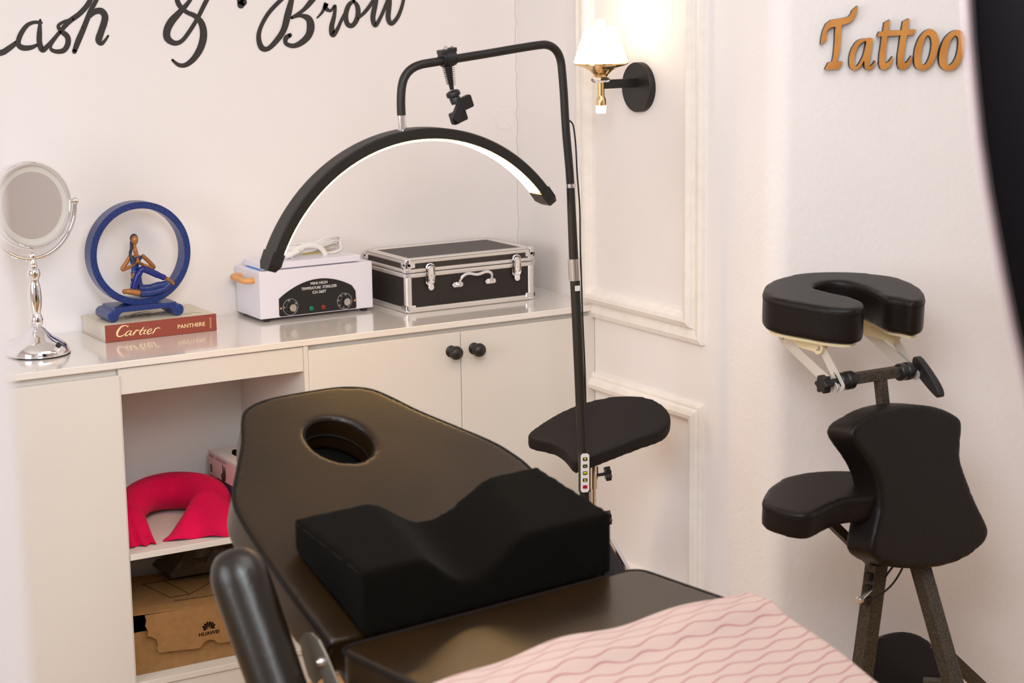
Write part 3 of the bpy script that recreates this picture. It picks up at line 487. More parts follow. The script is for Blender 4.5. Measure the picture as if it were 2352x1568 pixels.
# crumpled plastic wrap behind the box
mb = MB(); nn_ = 18; vs = []
for j in range(nn_):
    for i in range(nn_):
        vs.append(V((-1.16 + 0.24 * i / (nn_ - 1), 0.24 + 0.13 * j / (nn_ - 1), 0.275 + 0.075 * math.sin(PI * i / (nn_ - 1)) * math.sin(PI * (j + 1) / (nn_ + 1)) + random.uniform(-0.009, 0.009))))
mb.add(vs, [[j * nn_ + i, j * nn_ + i + 1, (j + 1) * nn_ + i + 1, (j + 1) * nn_ + i] for j in range(nn_ - 1) for i in range(nn_ - 1)])
n0 = len(vs); mb.add([V((v.x, v.y, 0.264)) for v in vs], [[j * nn_ + i, (j + 1) * nn_ + i, (j + 1) * nn_ + i + 1, j * nn_ + i + 1] for j in range(nn_ - 1) for i in range(nn_ - 1)])
for k in range(nn_ - 1):
    for a, b in ((k, k + 1), ((nn_ - 1) * nn_ + k, (nn_ - 1) * nn_ + k + 1), (k * nn_, (k + 1) * nn_), (k * nn_ + nn_ - 1, (k + 1) * nn_ + nn_ - 1)):
        mb.f.append([a, b, n0 + b, n0 + a]); mb.sm.append(False)
solo('plastic_wrap', mb, M_wrap, 'dark crumpled plastic wrap on top of the cardboard box', 'plastic bag')

# ================================================================ ON THE COUNTER
# ---- book
t = thing('book', (-1.15, 0.33, CTR), 'large hardcover book with a rust-brown spine, lying under the blue statue', 'book')
x0, x1, y0, y1 = -1.299, -1.003, 0.240, 0.424
mb = MB().box((x0, y0 + 0.0025, CTR + 0.0005), (x1, y1, CTR + 0.003), 0.0006, 1); mb.box((x0, y0 + 0.0025, CTR + 0.0415), (x1, y1, CTR + 0.044), 0.0006, 1)
cv = part('cover', mb, M_board, t)
sp = part('spine', MB().box((x0, y0, CTR + 0.0005), (x1, y0 + 0.0024, CTR + 0.044), 0.0008, 2), M_spine, t, 'rust-brown cloth spine')
part('page_block', MB().box((x0 + 0.004, y0 + 0.003, CTR + 0.0035), (x1 - 0.004, y1 - 0.005, CTR + 0.041)), M_pages, t)
mb = MB(); fC = (V(CART['o']), V(CART['a']), V(CART['b']), V(CART['n']))
for i, st in enumerate(CART['L']): ribbon(mb, [(p[0], p[1], p[2] * 1.15) for p in st], fC, 0.0001 + 0.00001 * i)
FB = XY(y0)
part('script_title', mb, M_cream_ink, sp, 'cream script lettering')
mb = MB(); text_mesh(mb, 'PANTHERE', 0.0142, FB, -1.072, 0.9205, 0.0004, sx=1.08, off=0.0002); part('block_title', mb, M_cream_ink, sp, 'cream block lettering')
mb = MB(); text_mesh(mb, 'ASSOULINE', 0.0056, FB, -1.0195, 0.9215, 0.0004, rot=PI / 2); part('small_title', mb, M_cream_ink, sp, 'tiny upright cream lettering')
mb = MB(); random.seed(3)
for k in range(46):
    a = random.uniform(0, 2 * PI); r = random.uniform(0, 1); px, py = -1.165 + 0.055 * r * math.cos(a), 0.325 + 0.045 * r * math.sin(a)
    b = random.uniform(-0.5, 0.9); q = [(px + 0.022 * s_ * math.cos(b), py + 0.022 * s_ * math.sin(b) + 0.003 * math.sin(3 * s_), CTR + 0.0442) for s_ in (-1, -0.4, 0.3, 1)]
    mb.tube(q, 0.0005, 5)
part('cover_drawing', mb, M_pencil, cv, 'grey pencil drawing on the cover')
for q in ([(-1.09, 0.30), (-1.06, 0.27), (-1.05, 0.29), (-1.03, 0.275)], [(-1.06, 0.40), (-1.03, 0.39), (-1.035, 0.375)], [(-1.25, 0.27), (-1.235, 0.262), (-1.22, 0.262)]):
    part('cover_stroke', MB().tube([(*p, CTR + 0.0442) for p in q], 0.0006, 6), M_pencil, cv)
# ---- blue ring statue
zB = CTR + 0.0445
t = thing('ring_statue', (-1.181, 0.31, zB), 'blue ring statue with a seated bronze yoga figure, standing on the book', 'statue')
C0 = V((-1.178, 0.31, 1.108)); RX, RZ = 0.1325, 0.1315; vs = []; n = 96
prof = [(-0.009, -0.021), (-0.0075, -0.0225), (0.0075, -0.0225), (0.009, -0.021), (0.009, 0.021), (0.0075, 0.0225), (-0.0075, 0.0225), (-0.009, 0.021)]
prof = [(a * 0.95, b) for a, b in prof]
mb = MB(); vs = []; fs = []
for i in range(n):
    a = 2 * PI * i / n
    for r, y in prof: vs.append(C0 + V(((RX - 0.0085 + r) * math.cos(a), y, (RZ - 0.0085 + r) * math.sin(a))))
for i in range(n):
    for k in range(8):
        l = (k + 1) % 8; j = (i + 1) % n; fs.append([i * 8 + k, i * 8 + l, j * 8 + l, j * 8 + k])
mb.add(vs, fs, True); part('ring', mb, M_blue, t, 'flecked blue ring')
mb = MB(); FS = XY(0.31)
stand = [(-1.262, 0.981), (-1.100, 0.981), (-1.097, 0.972), (-1.090, 0.968), (-1.108, 0.957), (-1.117, 0.9655), (-1.122, 0.968), (-1.242, 0.968), (-1.247, 0.9655), (-1.256, 0.957), (-1.273, 0.968), (-1.266, 0.972)]
mb.prism([stand], FS, -0.046, 0.046, 0.0015)
st = part('stand', mb, M_blue, t)
for sx in (-1.2675, -1.0955):
    mb = MB(); mb.lathe([(0.010, -0.0465), (0.0150, -0.045), (0.0155, 0), (0.0150, 0.045), (0.010, 0.0465)], (sx, 0.31, 0.9605), (0, -1, 0), 28)
    sp_ = [V((sx + (0.0015 + 0.0018 * a) * math.cos(a), 0.2635, 0.9605 + (0.0015 + 0.0018 * a) * math.sin(a))) for a in [i * 0.4 for i in range(17)]]
    mb.tube(sp_, 0.0009, 6); part('scroll_foot', mb, M_blue, st)
def fx(u, v, y=0.300): return V((-1.187 + (u - 309) * 0.00118 - (0.31 - y) * 0.362, y, 1.113 - (v - 577) * 0.00108 - (u - 309) * 0.0001))
fig = part('figure_body', MB().tube(curve3([fx(309, 664), fx(310, 650), fx(309, 637), fx(308, 622), fx(309, 605), fx(311, 593), fx(311, 587)]), [0.0165] * 8 + [0.0145] * 8 + [0.0110] * 8 + [0.0100] * 8 + [0.0135] * 8 + [0.016] * 8 + [0.010], 14, flat=0.7, up=(0, 1, 0)), M_blue, t)
mb = MB()
mb.ball(fx(310, 549), 0.0100, (0.95, 1, 1.25)); mb.tube(curve3([fx(309, 556), fx(310, 570), fx(312, 582), fx(312, 590)], 5), [0.0045] * 6 + [0.0055] * 6 + [0.011] * 4, 12)
mb.tube(curve3([fx(300, 586), fx(290, 602), fx(279, 619), fx(290, 616), fx(303, 609), fx(313, 598, 0.288), fx(315, 589, 0.285)], 5), [0.0055] * 10 + [0.0042] * 16 + [0.003] * 5, 10)
mb.tube(curve3([fx(325, 586), fx(337, 597), fx(351, 615), fx(338, 612), fx(325, 607), fx(317, 599, 0.288), fx(315, 589, 0.285)], 5), [0.0055] * 10 + [0.0042] * 16 + [0.003] * 5, 10)
mb.tube([fx(306, 626), fx(308, 640)], [0.0098, 0.0105], 12)
mb.tube(curve3([fx(376, 638, 0.287), fx(385, 645, 0.287), fx(394, 653, 0.287)], 4), [0.0055] * 4 + [0.005] * 4 + [0.0035], 10)
mb.tube(curve3([fx(315, 672, 0.285), fx(300, 670, 0.285), fx(288, 668, 0.285), (fx(278, 669, 0.285))], 4), [0.0085] * 4 + [0.0075] * 4 + [0.006] * 4 + [0.0035], 12)
part('bare_skin', mb, M_bronze, fig, 'bronze head, arms and feet')
mb = MB()
mb.tube(curve3([fx(304, 660, 0.29), fx(310, 640, 0.287), fx(317, 624, 0.285), fx(325, 616, 0.284), (fx(340, 621, 0.285)), fx(358, 630, 0.286), fx(373, 637, 0.287)], 5), [0.0095] * 10 + [0.0085] * 16 + [0.0075] * 5, 14)
part('raised_leg', mb, M_blue2, fig)
mb = MB().tube(curve3([fx(313, 662, 0.29), fx(335, 662, 0.29), fx(360, 655, 0.289), fx(384, 649, 0.288)], 5), [0.0105] * 6 + [0.0095] * 5 + [0.008] * 5, 14)
mb.tube(curve3([fx(384, 651, 0.286), fx(370, 663, 0.285), (fx(345, 671, 0.284)), fx(316, 673, 0.284)], 5), [0.0085] * 6 + [0.0095] * 5 + [0.0105] * 5, 14)
part('folded_leg', mb, M_blue, fig)
mb = MB().ball(fx(309, 547, 0.304), 0.0108, (0.98, 0.9, 1.2)); mb.tube(curve3([fx(303, 553, 0.303), fx(302, 570, 0.302), fx(299, 582, 0.295), fx(303, 594, 0.289), fx(309, 600, 0.287)], 5), [0.004] * 10 + [0.0035] * 11, 10)
part('hair', mb, M_hair, fig)
# ---- mirror
t = thing('vanity_mirror', (-1.49, 0.2, CTR), 'round chrome vanity mirror on a turned stand, at the left end of the countertop', 'mirror')
MC = V((-1.483, 0.2, CTR))
pr = [(0.074, 0.0), (0.0755, 0.004), (0.0745, 0.012), (0.068, 0.024), (0.052, 0.037), (0.036, 0.047), (0.026, 0.056), (0.019, 0.064), (0.015, 0.067)]
part('base', MB().lathe(pr, MC, (0, 0, 1), 56), M_chrome, t)
part('base_gasket', MB().lathe([(0.0765, -0.0), (0.0765, 0.003)], MC, (0, 0, 1), 48, smooth=False), M_blackplastic, t)
pr = [(0.011, 0.066), (0.0125, 0.070), (0.016, 0.078), (0.0165, 0.086), (0.014, 0.094), (0.0115, 0.099), (0.0125, 0.105), (0.015, 0.120), (0.0165, 0.140), (0.0155, 0.160), (0.0125, 0.175), (0.011, 0.180), (0.0120, 0.184), (0.016, 0.192), (0.0165, 0.200), (0.014, 0.208), (0.010, 0.212), (0.0105, 0.216), (0.009, 0.219), (0.0095, 0.222), (0.007, 0.226), (0.006, 0.231), (0.009, 0.236), (0.0095, 0.242), (0.006, 0.248), (0, 0.250)]
part('stem', MB().lathe(pr, MC, (0, 0, 1), 32), M_chrome, t)
mn = V((0.21, -0.97, 0.06)).normalized(); ms = V((0.97, 0.21, 0)).normalized(); mu = mn.cross(ms) * -1; mu = ms.cross(mn); 
if mu.z < 0: mu = -mu
HC = V((-1.481, 0.2, 1.262))
hd = part('mirror_head', MB().lathe([(0, -0.034), (0.085, -0.034), (0.098, -0.028), (0.1045, -0.018), (0.106, 0), (0.1045, 0.014), (0.100, 0.020), (0.096, 0.020), (0.094, 0.013), (0.0935, 0.008), (0, 0.008)], HC, mn, 72), M_chrome, t)
part('light_ring', MB().lathe([(0.0935, 0.008), (0.0935, 0.0095), (0.080, 0.0095), (0.080, 0.008)], HC, mn, 64, smooth=False), M_frost, hd, 'frosted light ring')
part('glass', MB().lathe([(0.080, 0.008), (0.080, 0.0102), (0, 0.0102)], HC, mn, 64, smooth=False), M_glass_m, hd)
mb = MB().tube([HC + (ms * math.cos(a) + V((0, 0, 1)) * math.sin(a) * 1.06) * 0.121 for a in [PI + PI * i / 40 for i in range(41)]], 0.0055, 12)
mb.ball(HC + ms * 0.121, 0.0095); mb.ball(HC - ms * 0.121, 0.0095); mb.cyl(HC + ms * 0.104, HC + ms * 0.121, 0.004); mb.cyl(HC - ms * 0.121, HC - ms * 0.104, 0.004)
part('yoke', mb, M_chrome, t)
part('power_socket', MB().lathe([(0.0065, 0), (0.0065, 0.0025), (0.004, 0.0030)], MC + V((0.034, -0.056, 0.028)), V((0.40, -0.66, 0.63)), 18), M_blackplastic, t)
# ---- sterilizer
t = thing('sterilizer', (-0.70, 0.345, CTR), 'white box-shaped mini high temperature sterilizer with two dials, beside the aluminium case', 'sterilizer')
x0, x1, y0, y1, zb, zt_ = -0.867, -0.538, 0.270, 0.428, CTR + 0.009, 1.034
bd = part('body', MB().box((x0, y0, zb), (x1, y1, zt_), 0.0018, 2), M_white, t)
for fx_ in (x0 + 0.022, x1 - 0.022):
    for fy in (y0 + 0.014, y1 - 0.02):
        part('foot', MB().lathe([(0.009, 0), (0.011, 0.009)], (fx_, fy, CTR + 0.0002), seg=18, smooth=False), M_blackplastic, t)
lidp = part('lid', MB().box((-0.851, 0.283, 1.0360), (-0.5655, 0.408, 1.0525), 0.002, 2), M_white, t)
part('film', MB().box((-0.8535, 0.305, 1.0342), (-0.80, 0.385, 1.0358)), M_filmblue, lidp, 'blue protective film under the lid')
mb = MB().tube(curve3([(-0.746, 0.335, 1.0526), (-0.744, 0.335, 1.060), (-0.733, 0.335, 1.072), (-0.712, 0.335, 1.080), (-0.688, 0.335, 1.082), (-0.664, 0.335, 1.077), (-0.650, 0.335, 1.065), (-0.643, 0.335, 1.0526)], 6), 0.0068, 14, flat=0.7, up=(0, 1, 0))
part('lid_handle', mb, M_whiteplastic, lidp)
part('sticker', MB().box((-0.69, 0.375, 1.0526), (-0.60, 0.400, 1.0530)), M_yellow, lidp, 'yellow warning sticker')
for sx, s_ in ((x0, -1), (x1, 0.45)):
    mb = MB().tube(curve3([(sx, 0.306, 1.008), (sx + s_ * 0.012, 0.306, 1.008), (sx + s_ * 0.024, 0.312, 1.008), (sx + s_ * 0.027, 0.335, 1.009), (sx + s_ * 0.027, 0.372, 1.010), (sx + s_ * 0.024, 0.388, 1.010), (sx + s_ * 0.012, 0.393, 1.010), (sx, 0.393, 1.010)], 6), 0.0078, 14)
    part('side_handle', mb, M_orange, t, 'tan plastic side handle')
FP = XY(y0)
arc = [(-0.814, 0.959)] + [(-0.814 + 0.224 * i / 20, 0.9595 + 0.0425 * (1 - ((i - 10.6) / 10.6) ** 2)) for i in range(1, 20)] + [(-0.590, 0.959)]
pl = [(-0.811, 0.9115), (-0.8145, 0.915)] + arc + [(-0.5885, 0.915), (-0.592, 0.9115)]
pn = part('control_panel', MB().prism([pl], FP, 0.0, 0.0012), M_blackplastic, bd, 'black arched control panel')
mb = MB()
text_mesh(mb, 'MINI HIGH', 0.0105, FP, -0.697, 0.9905, 0.0014, off=0.0001); text_mesh(mb, 'TEMPERATURE  STERILIZER', 0.0100, FP, -0.697, 0.9785, 0.0014, sx=0.86, off=0.0001); text_mesh(mb, 'CH-360T', 0.0105, FP, -0.697, 0.9665, 0.0014, off=0.0001)
part('panel_lettering', mb, M_white_ink, pn)
for cx, labs in ((-0.7815, ('50', '100', '150', '200')), (-0.6235, ('60', '50', '40', '30', '20', '10'))):
    mb = MB(); mb.tube([fr(FP, (cx + 0.0215 * math.cos(a), 0.9345 + 0.0215 * math.sin(a), 0.0014)) for a in [2 * PI * k / 48 for k in range(48)]], 0.00035, 5, closed=True)
    for k, s_ in enumerate(labs):
        a = math.radians(180 - k * 300 / len(labs) if cx < -0.7 else 80 + k * 270 / len(labs)); text_mesh(mb, s_, 0.0050, FP, cx + 0.0178 * math.cos(a), 0.9345 + 0.0178 * math.sin(a), 0.0014, rot=a - PI / 2)
    for k in range(26):
        a = 2 * PI * k / 26; mb.cyl(fr(FP, (cx + 0.0150 * math.cos(a), 0.9345 + 0.0150 * math.sin(a), 0.0012)), fr(FP, (cx + 0.0150 * math.cos(a), 0.9345 + 0.0150 * math.sin(a), 0.0015)), 0.0003, 6)
    part('dial_scale', mb, M_white_ink, pn)
for cx in (-0.7815, -0.6235):
    k_ = part('dial', MB().lathe([(0.0145, 0.0012), (0.0145, 0.003), (0.0118, 0.006), (0.0112, 0.016), (0.0105, 0.0172)], (cx, y0, 0.9345), (0, -1, 0), 32), M_blackplastic, bd)
    part('dial_cap', MB().lathe([(0.0098, 0.0172), (0.0096, 0.0185), (0, 0.0186)], (cx, y0, 0.9345), (0, -1, 0), 32, smooth=False), M_satin, k_, 'silver dial cap')
for cx, m_, lb in ((-0.7215, M_green, 'green indicator lamp'), (-0.6865, M_red, 'red indicator lamp')):
    part('indicator', MB().lathe([(0.0064, 0.0012), (0.0060, 0.0035), (0.0035, 0.0048), (0, 0.005)], (cx, y0, 0.9245), (0, -1, 0), 20), m_, bd, lb)
for cx in (-0.8095, -0.594):
    part('screw', MB().lathe([(0.0034, 0.0012), (0.0028, 0.0026), (0, 0.003)], (cx, y0, 0.9335), (0, -1, 0), 14), M_gold, bd)
# coiled cord on the lid
mb = MB(); random.seed(5)
for k, (dz, ex) in enumerate(((0.0, 0.0), (0.006, 0.006), (0.012, -0.004), (0.018, 0.004))):
    lp = [(-0.765 + ex, 0.375, 1.060 + dz), (-0.72, 0.362, 1.0615 + dz * 0.9), (-0.675, 0.358 + dz * 0.3, 1.064 + dz * 0.8), (-0.635, 0.362, 1.074 + dz * 1.0), (-0.600 + ex, 0.372, 1.078 + dz * 0.9), (-0.583 + ex, 0.388, 1.068 + dz), (-0.600, 0.402, 1.060 + dz * 0.9), (-0.65, 0.400, 1.060 + dz), (-0.70, 0.396, 1.061 + dz), (-0.75, 0.394, 1.0595 + dz)]
    mb.tube([V(p) for p in smooth_loop(lp, 7)], 0.0030, 10, closed=True)
mb.tube(curve3([(-0.583, 0.37, 1.080), (-0.590, 0.352, 1.0625), (-0.615, 0.345, 1.0565), (-0.64, 0.350, 1.0562)]), 0.003, 10)
t = thing('power_cord', (-0.68, 0.38, 1.0535), 'coiled white power cord lying on the sterilizer lid', 'power cord')
part('coil', mb, M_whiteplastic, t)
part('plug', MB().tube(curve3([(-0.765, 0.330, 1.0610), (-0.748, 0.328, 1.064), (-0.728, 0.328, 1.071), (-0.71, 0.335, 1.074)], 5), [0.0085] * 6 + [0.007] * 5 + [0.0040] * 5, 12), M_whiteplastic, t)
# ---- aluminium case
t = thing('aluminium_case', (-0.29, 0.285, CTR), 'black carrying case with aluminium edges and chrome latches, at the right end of the countertop', 'case')
x0, x1, y0, y1, z0, z1, zs = -0.491, -0.090, 0.165, 0.412, CTR + 0.001, 1.047, 1.008
M_caseblk = mat('black_case_panel', (0.018, 0.013, 0.011), 0.5, bump=0.4, bscale=500)
M_casetop = mat('case_top_panel', (0.045, 0.036, 0.033), 0.45, bump=0.5, bscale=420, noise=0.25, nscale=300)
e = 0.0035
b1 = part('body', MB().box((x0 + e, y0 + e, z0 + e), (x1 - e, y1 - e, zs - 0.001)), M_caseblk, t)
b2 = part('lid', MB().box((x0 + e, y0 + e, zs + 0.001), (x1 - e, y1 - e, z1 - e)), M_casetop, t)
def edge_set(za, zb_, wa, wb_, topcap):
    m = MB(); r = 0.003
    for z_, w_ in ((za, wa), (zb_, wb_)):
        if w_ > 0: lo_, hi_ = z_, z_ + w_
        else: lo_, hi_ = z_ + w_, z_
        m.box((x0, y0, lo_), (x1, y0 + 0.008, hi_), r, 2); m.box((x0, y1 - 0.008, lo_), (x1, y1, hi_), r, 2)
        m.box((x0, y0, lo_), (x0 + 0.008, y1, hi_), r, 2); m.box((x1 - 0.008, y0, lo_), (x1, y1, hi_), r, 2)
    for cx in (x0, x1 - 0.019):
        for cy in (y0, y1 - 0.019): m.box((cx, cy, za), (cx + 0.019, cy + 0.019, zb_), 0.006, 4)
    return m
part('edging', edge_set(z0, zs - 0.0008, 0.014, -0.012, 0), M_alum, b1, 'aluminium edging')
m = edge_set(zs + 0.0008, z1, 0.010, -0.014, 1)
for q in (((x0, y0, z1 - 0.008), (x1, y0 + 0.021, z1)), ((x0, y1 - 0.021, z1 - 0.008), (x1, y1, z1)), ((x0, y0, z1 - 0.008), (x0 + 0.021, y1, z1)), ((x1 - 0.021, y0, z1 - 0.008), (x1, y1, z1))): m.box(*q, 0.0035, 3)
part('edging', m, M_alum, b2, 'aluminium edging')
for cx, sx in ((x0, 1), (x1, -1)):
    for cy, sy in ((y0, 1), (y1, -1)):
        for za, zb_, p_ in ((z1 - 0.026, z1 + 0.0012, b2), (z0 - 0.0006, z0 + 0.014, b1)):
            mb = MB(); a = (cx - sx * 0.0012, cy - sy * 0.0012); b = (cx + sx * 0.019, cy + sy * 0.019)
            mb.box((min(a[0], b[0]), min(a[1], b[1]), za), (max(a[0], b[0]), max(a[1], b[1]), zb_), 0.006, 4)
            zt2 = za + 0.003 if p_ is b2 else zb_ - 0.004
            b = (cx + sx * 0.028, cy + sy * 0.004); mb.box((min(a[0], b[0]), min(a[1], b[1]), zt2 - 0.002), (max(a[0], b[0]), max(a[1], b[1]), zt2 + 0.010), 0.001, 1)
            b = (cx + sx * 0.004, cy + sy * 0.028); mb.box((min(a[0], b[0]), min(a[1], b[1]), zt2 - 0.002), (max(a[0], b[0]), max(a[1], b[1]), zt2 + 0.010), 0.001, 1)
            part('corner_cap', mb, M_chrome, p_, 'chrome corner cap')
        mb = MB(); a = (cx - sx * 0.0010, cy - sy * 0.0010); b = (cx + sx * 0.027, cy + sy * 0.0195)
        mb.box((min(a[0], b[0]), min(a[1], b[1]), zs - 0.011), (max(a[0], b[0]), max(a[1], b[1]), zs - 0.001), 0.001, 1)
        mb.box((min(a[0], b[0]), min(a[1], b[1]), zs + 0.001), (max(a[0], b[0]), max(a[1], b[1]), zs + 0.010), 0.001, 1)
        part('corner_bracket', mb, M_chrome, b1, 'chrome corner bracket')
FC = XY(y0)
for cx in (-0.4195, -0.1495):
    mb = MB()
    mb.tube([fr(FC, (*p, 0.004)) for p in rrect(cx - 0.0125, 0.972, cx + 0.0125, 1.030, 0.0122, 8)], 0.0022, 8, closed=True)
    mb.tube([fr(FC, (*p, 0.008)) for p in rrect(cx - 0.0085, 0.975, cx + 0.0085, 1.024, 0.0083, 8)], 0.0018, 8, closed=True)
    mb.prism([rrect(cx - 0.0075, 0.985, cx + 0.0075, 1.022, 0.0073, 8)], FC, 0.001, 0.009, 0.001)
    mb.prism([[(cx - 0.006, 0.986), (cx + 0.006, 0.986), (cx + 0.007, 0.974), (cx + 0.0085, 0.966)] + [(cx + 0.0085 * math.cos(a), 0.966 + 0.0075 * math.sin(a)) for a in [-PI * k / 10 for k in range(11)]] + [(cx - 0.0085, 0.966), (cx - 0.007, 0.974)]], FC, 0.006, 0.009, 0.001)
    lt = part('latch', mb, M_chrome, b1, 'chrome latch')
    part('keyhole', MB().lathe([(0.003, 0.009), (0.0026, 0.0105), (0, 0.0105)], (cx, y0, 0.998), (0, -1, 0), 14), M_gold, lt)
mb = MB()
mb.tube(curve3([(-0.333, y0 - 0.006, 0.966), (-0.333, y0 - 0.012, 0.978), (-0.328, y0 - 0.020, 0.990), (-0.312, y0 - 0.022, 0.996), (-0.284, y0 - 0.022, 0.991), (-0.256, y0 - 0.022, 0.996), (-0.240, y0 - 0.020, 0.990), (-0.234, y0 - 0.012, 0.978), (-0.234, y0 - 0.006, 0.966)], 6), 0.0042, 12)
for cx in (-0.335, -0.232):
    mb.prism([rrect(cx - 0.0165, 0.9585, cx + 0.0165, 0.9725, 0.0068, 6)], FC, 0.0, 0.004, 0.001); mb.ball((cx, y0 - 0.006, 0.966), 0.0055)
part('handle', mb, M_chrome, b1, 'curved chrome handle')
# ================================================================ WALL LAMP
SX, SY = -0.125, -0.222
t = thing('wall_lamp', (0.0, -0.222, 1.498), 'wall sconce with a glowing ribbed glass shade on a black round backplate, gold holder', 'lamp')
part('backplate', MB().lathe([(0.0, 0.0), (0.0635, 0.0), (0.0635, 0.0165), (0.0625, 0.018), (0, 0.018)], (0.0, -0.222, 1.498), (-1, 0, 0), 56), M_blackmetal, t)
part('arm', MB().box((-0.122, -0.228, 1.4985), (-0.017, -0.216, 1.521), 0.0008, 1), M_blackmetal, t)
L0 = (SX, SY, 0)
pr = [(0.0120, 1.457), (0.0128, 1.4575), (0.0128, 1.4580), (0.0128, 1.4712), (0.0127, 1.4716), (0.0090, 1.4802), (0.0088, 1.4808), (0.0088, 1.4815), (0.0088, 1.5125), (0.0088, 1.513)]
part('stem', MB().lathe(pr, L0, seg=28), M_gold, t, 'gold stem')
part('lower_light', MB().lathe([(0.0125, 1.4375), (0.0132, 1.4565)], L0, seg=28, smooth=False), mat('glowing_end', (1, 1, 1), 0.3, emit=(1, 0.97, 0.9), es=2.5), t, 'small glowing white end')
part('crystal', MB().lathe([(0.008, 1.5132), (0.020, 1.515), (0.0262, 1.5212), (0.020, 1.5275), (0.008, 1.5292)], L0, seg=16, smooth=False), M_crystal, t, 'faceted clear crystal disc')
pr = [(0.016, 1.529), (0.019, 1.535), (0.030, 1.545), (0.045, 1.553), (0.064, 1.5585), (0.0685, 1.561), (0.0685, 1.564), (0.062, 1.5645), (0.0, 1.5645)]
part('bowl', MB().lathe(pr, L0, seg=48), M_gold, t, 'polished gold bowl')
pr = []
for i in range(10):
    z_ = 1.5648 + i * 0.0086; r_ = 0.0665 - i * 0.00285; pr += [(r_, z_), (r_ + 0.0010, z_ + 0.003), (r_ - 0.0002, z_ + 0.0078)]
pr += [(0.0385, 1.6515), (0.030, 1.6525), (0.030, 1.648), (0.0, 1.647)]
vs = []; seg = 72; mb = MB(); fs = []
for i, (r, h) in enumerate(pr):
    for k in range(seg):
        a = 2 * PI * k / seg; rr = r * (1 + (0.018 if (k + (i // 3)) % 2 else -0.006) * (1 if i < 30 else 0)); vs.append(V((SX + rr * math.cos(a), SY + rr * math.sin(a), h)))
for i in range(len(pr) - 1):
    for k in range(seg): l = (k + 1) % seg; fs.append([i * seg + k, i * seg + l, (i + 1) * seg + l, (i + 1) * seg + k])
part('shade', mb.add(vs, fs, False), M_shade, t, 'glowing ribbed glass shade')
part('finial', MB().lathe([(0.008, 1.6475), (0.010, 1.652), (0.0135, 1.6535), (0.0142, 1.660), (0.0125, 1.667), (0.008, 1.672), (0, 1.6735)], L0, seg=28), mat('glowing_finial', (1, 1, 1), 0.2, emit=(1, 0.97, 0.9), es=2.2), t)
pl_ = bpy.data.lights.new('bulb', 'POINT'); pl_.energy = 0.8; pl_.color = (1, 0.74, 0.42); pl_.shadow_soft_size = 0.012
po = bpy.data.objects.new('bulb', pl_); COL.objects.link(po); po.parent = t; po.location = V((SX, SY + 0.0, 1.690)) - V((0.0, -0.222, 1.498))

_nt = M_shade.node_tree; _w = _nt.nodes.new('ShaderNodeTexVoronoi'); _w.inputs['Scale'].default_value = 190; _c = _nt.nodes.new('ShaderNodeTexCoord')
_nt.links.new(_c.outputs['Object'], _w.inputs['Vector']); _m = _nt.nodes.new('ShaderNodeMapRange'); _m.inputs[1].default_value = 0.0; _m.inputs[2].default_value = 0.9; _m.inputs[3].default_value = 2.1; _m.inputs[4].default_value = 0.75
_nt.links.new(_w.outputs['Distance'], _m.inputs[0]); _nt.links.new(_m.outputs[0], _nt.nodes['Principled BSDF'].inputs['Emission Strength'])
# ================================================================ TATTOO LETTERS
fA = (V(TAT['o']), V(TAT['a']), V(TAT['b']), V(TAT['n']))
LL = TAT['L']
sets = [([LL[0]], 'copper mirror letter T with a swooping bar, first of the wall sign'), (LL[1:3], 'small copper mirror letter a, between the T and the joined tt'),
        ([LL[3]], 'two copper mirror letters t joined by one crossbar'), (LL[4:6], 'copper mirror letter o next to the joined tt'), (LL[6:8], 'last copper mirror letter o, beside the black curtain')]
for loops, lb in sets:
    lo = [smooth_loop(l, 3) if len(l) < 26 else l for l in loops]
    xs = [p for p in loops[0]]; cx = sum(p[0] for p in xs) / len(xs); cy = min(p[1] for p in xs)
    t = thing('sign_letter', fr(fA, (cx, cy, -0.018)), lb, 'sign letter', 'copper letters of the wall sign')
    part('copper_face', MB().prism(lo, fA, -0.002, 0.0), M_copper, t)
    part('backing', MB().prism(lo, fA, -0.0135, -0.0022), M_blackplastic, t, 'dark backing edge')

# ================================================================ FLOOR LAMP (half-moon)
AY = -0.575
t = thing('floor_lamp', (-0.41, AY, 0), 'tall black floor lamp with a glowing half-moon light hanging over the bed', 'lamp')
part('bent_arm', MB().tube(curve3(ARM, 5), 0.0096, 16), M_blackmetal, t)
part('pole', MB().tube([V(p) for p in POLE[:-1]] + [V((-0.4135, AY, 0.5671)), V((-0.405, AY, 0.3)), V((-0.398, AY, 0.03))], [0.0096, 0.0112, 0.0118, 0.012, 0.012, 0.012, 0.012, 0.012], 16), M_blackmetal, t)
part('base', MB().lathe([(0.15, 0), (0.15, 0.012), (0.14, 0.018), (0.02, 0.022), (0.016, 0.05)], (-0.398, AY, 0.0005), seg=40, smooth=False), M_blackmetal, t)
def ptz(z):
    P_ = [V(p) for p in ARM[-3:]] + [V(p) for p in POLE[2:]]
    for a, b in zip(P_, P_[1:]):
        if b.z <= z <= a.z: return a.lerp(b, (a.z - z) / (a.z - b.z))
part('collar', MB().cyl(ptz(1.302), ptz(1.311), 0.0118), M_satin, t, 'thin metal collar')
part('sleeve', MB().cyl(ptz(1.084), ptz(1.135), 0.0140), M_satin, t, 'brushed metal height sleeve')
q = ptz(1.066)
mb = MB().box((q.x - 0.0080, q.y - 0.0135, q.z - 0.006), (q.x + 0.0040, q.y - 0.0112, q.z + 0.006)); part('tag', mb, M_white_ink, t, 'small white tag')
part('neck', MB().cyl((-0.8835, AY, 1.458), (-0.8845, AY, 1.490), 0.0100), M_chrome, t, 'chrome neck')
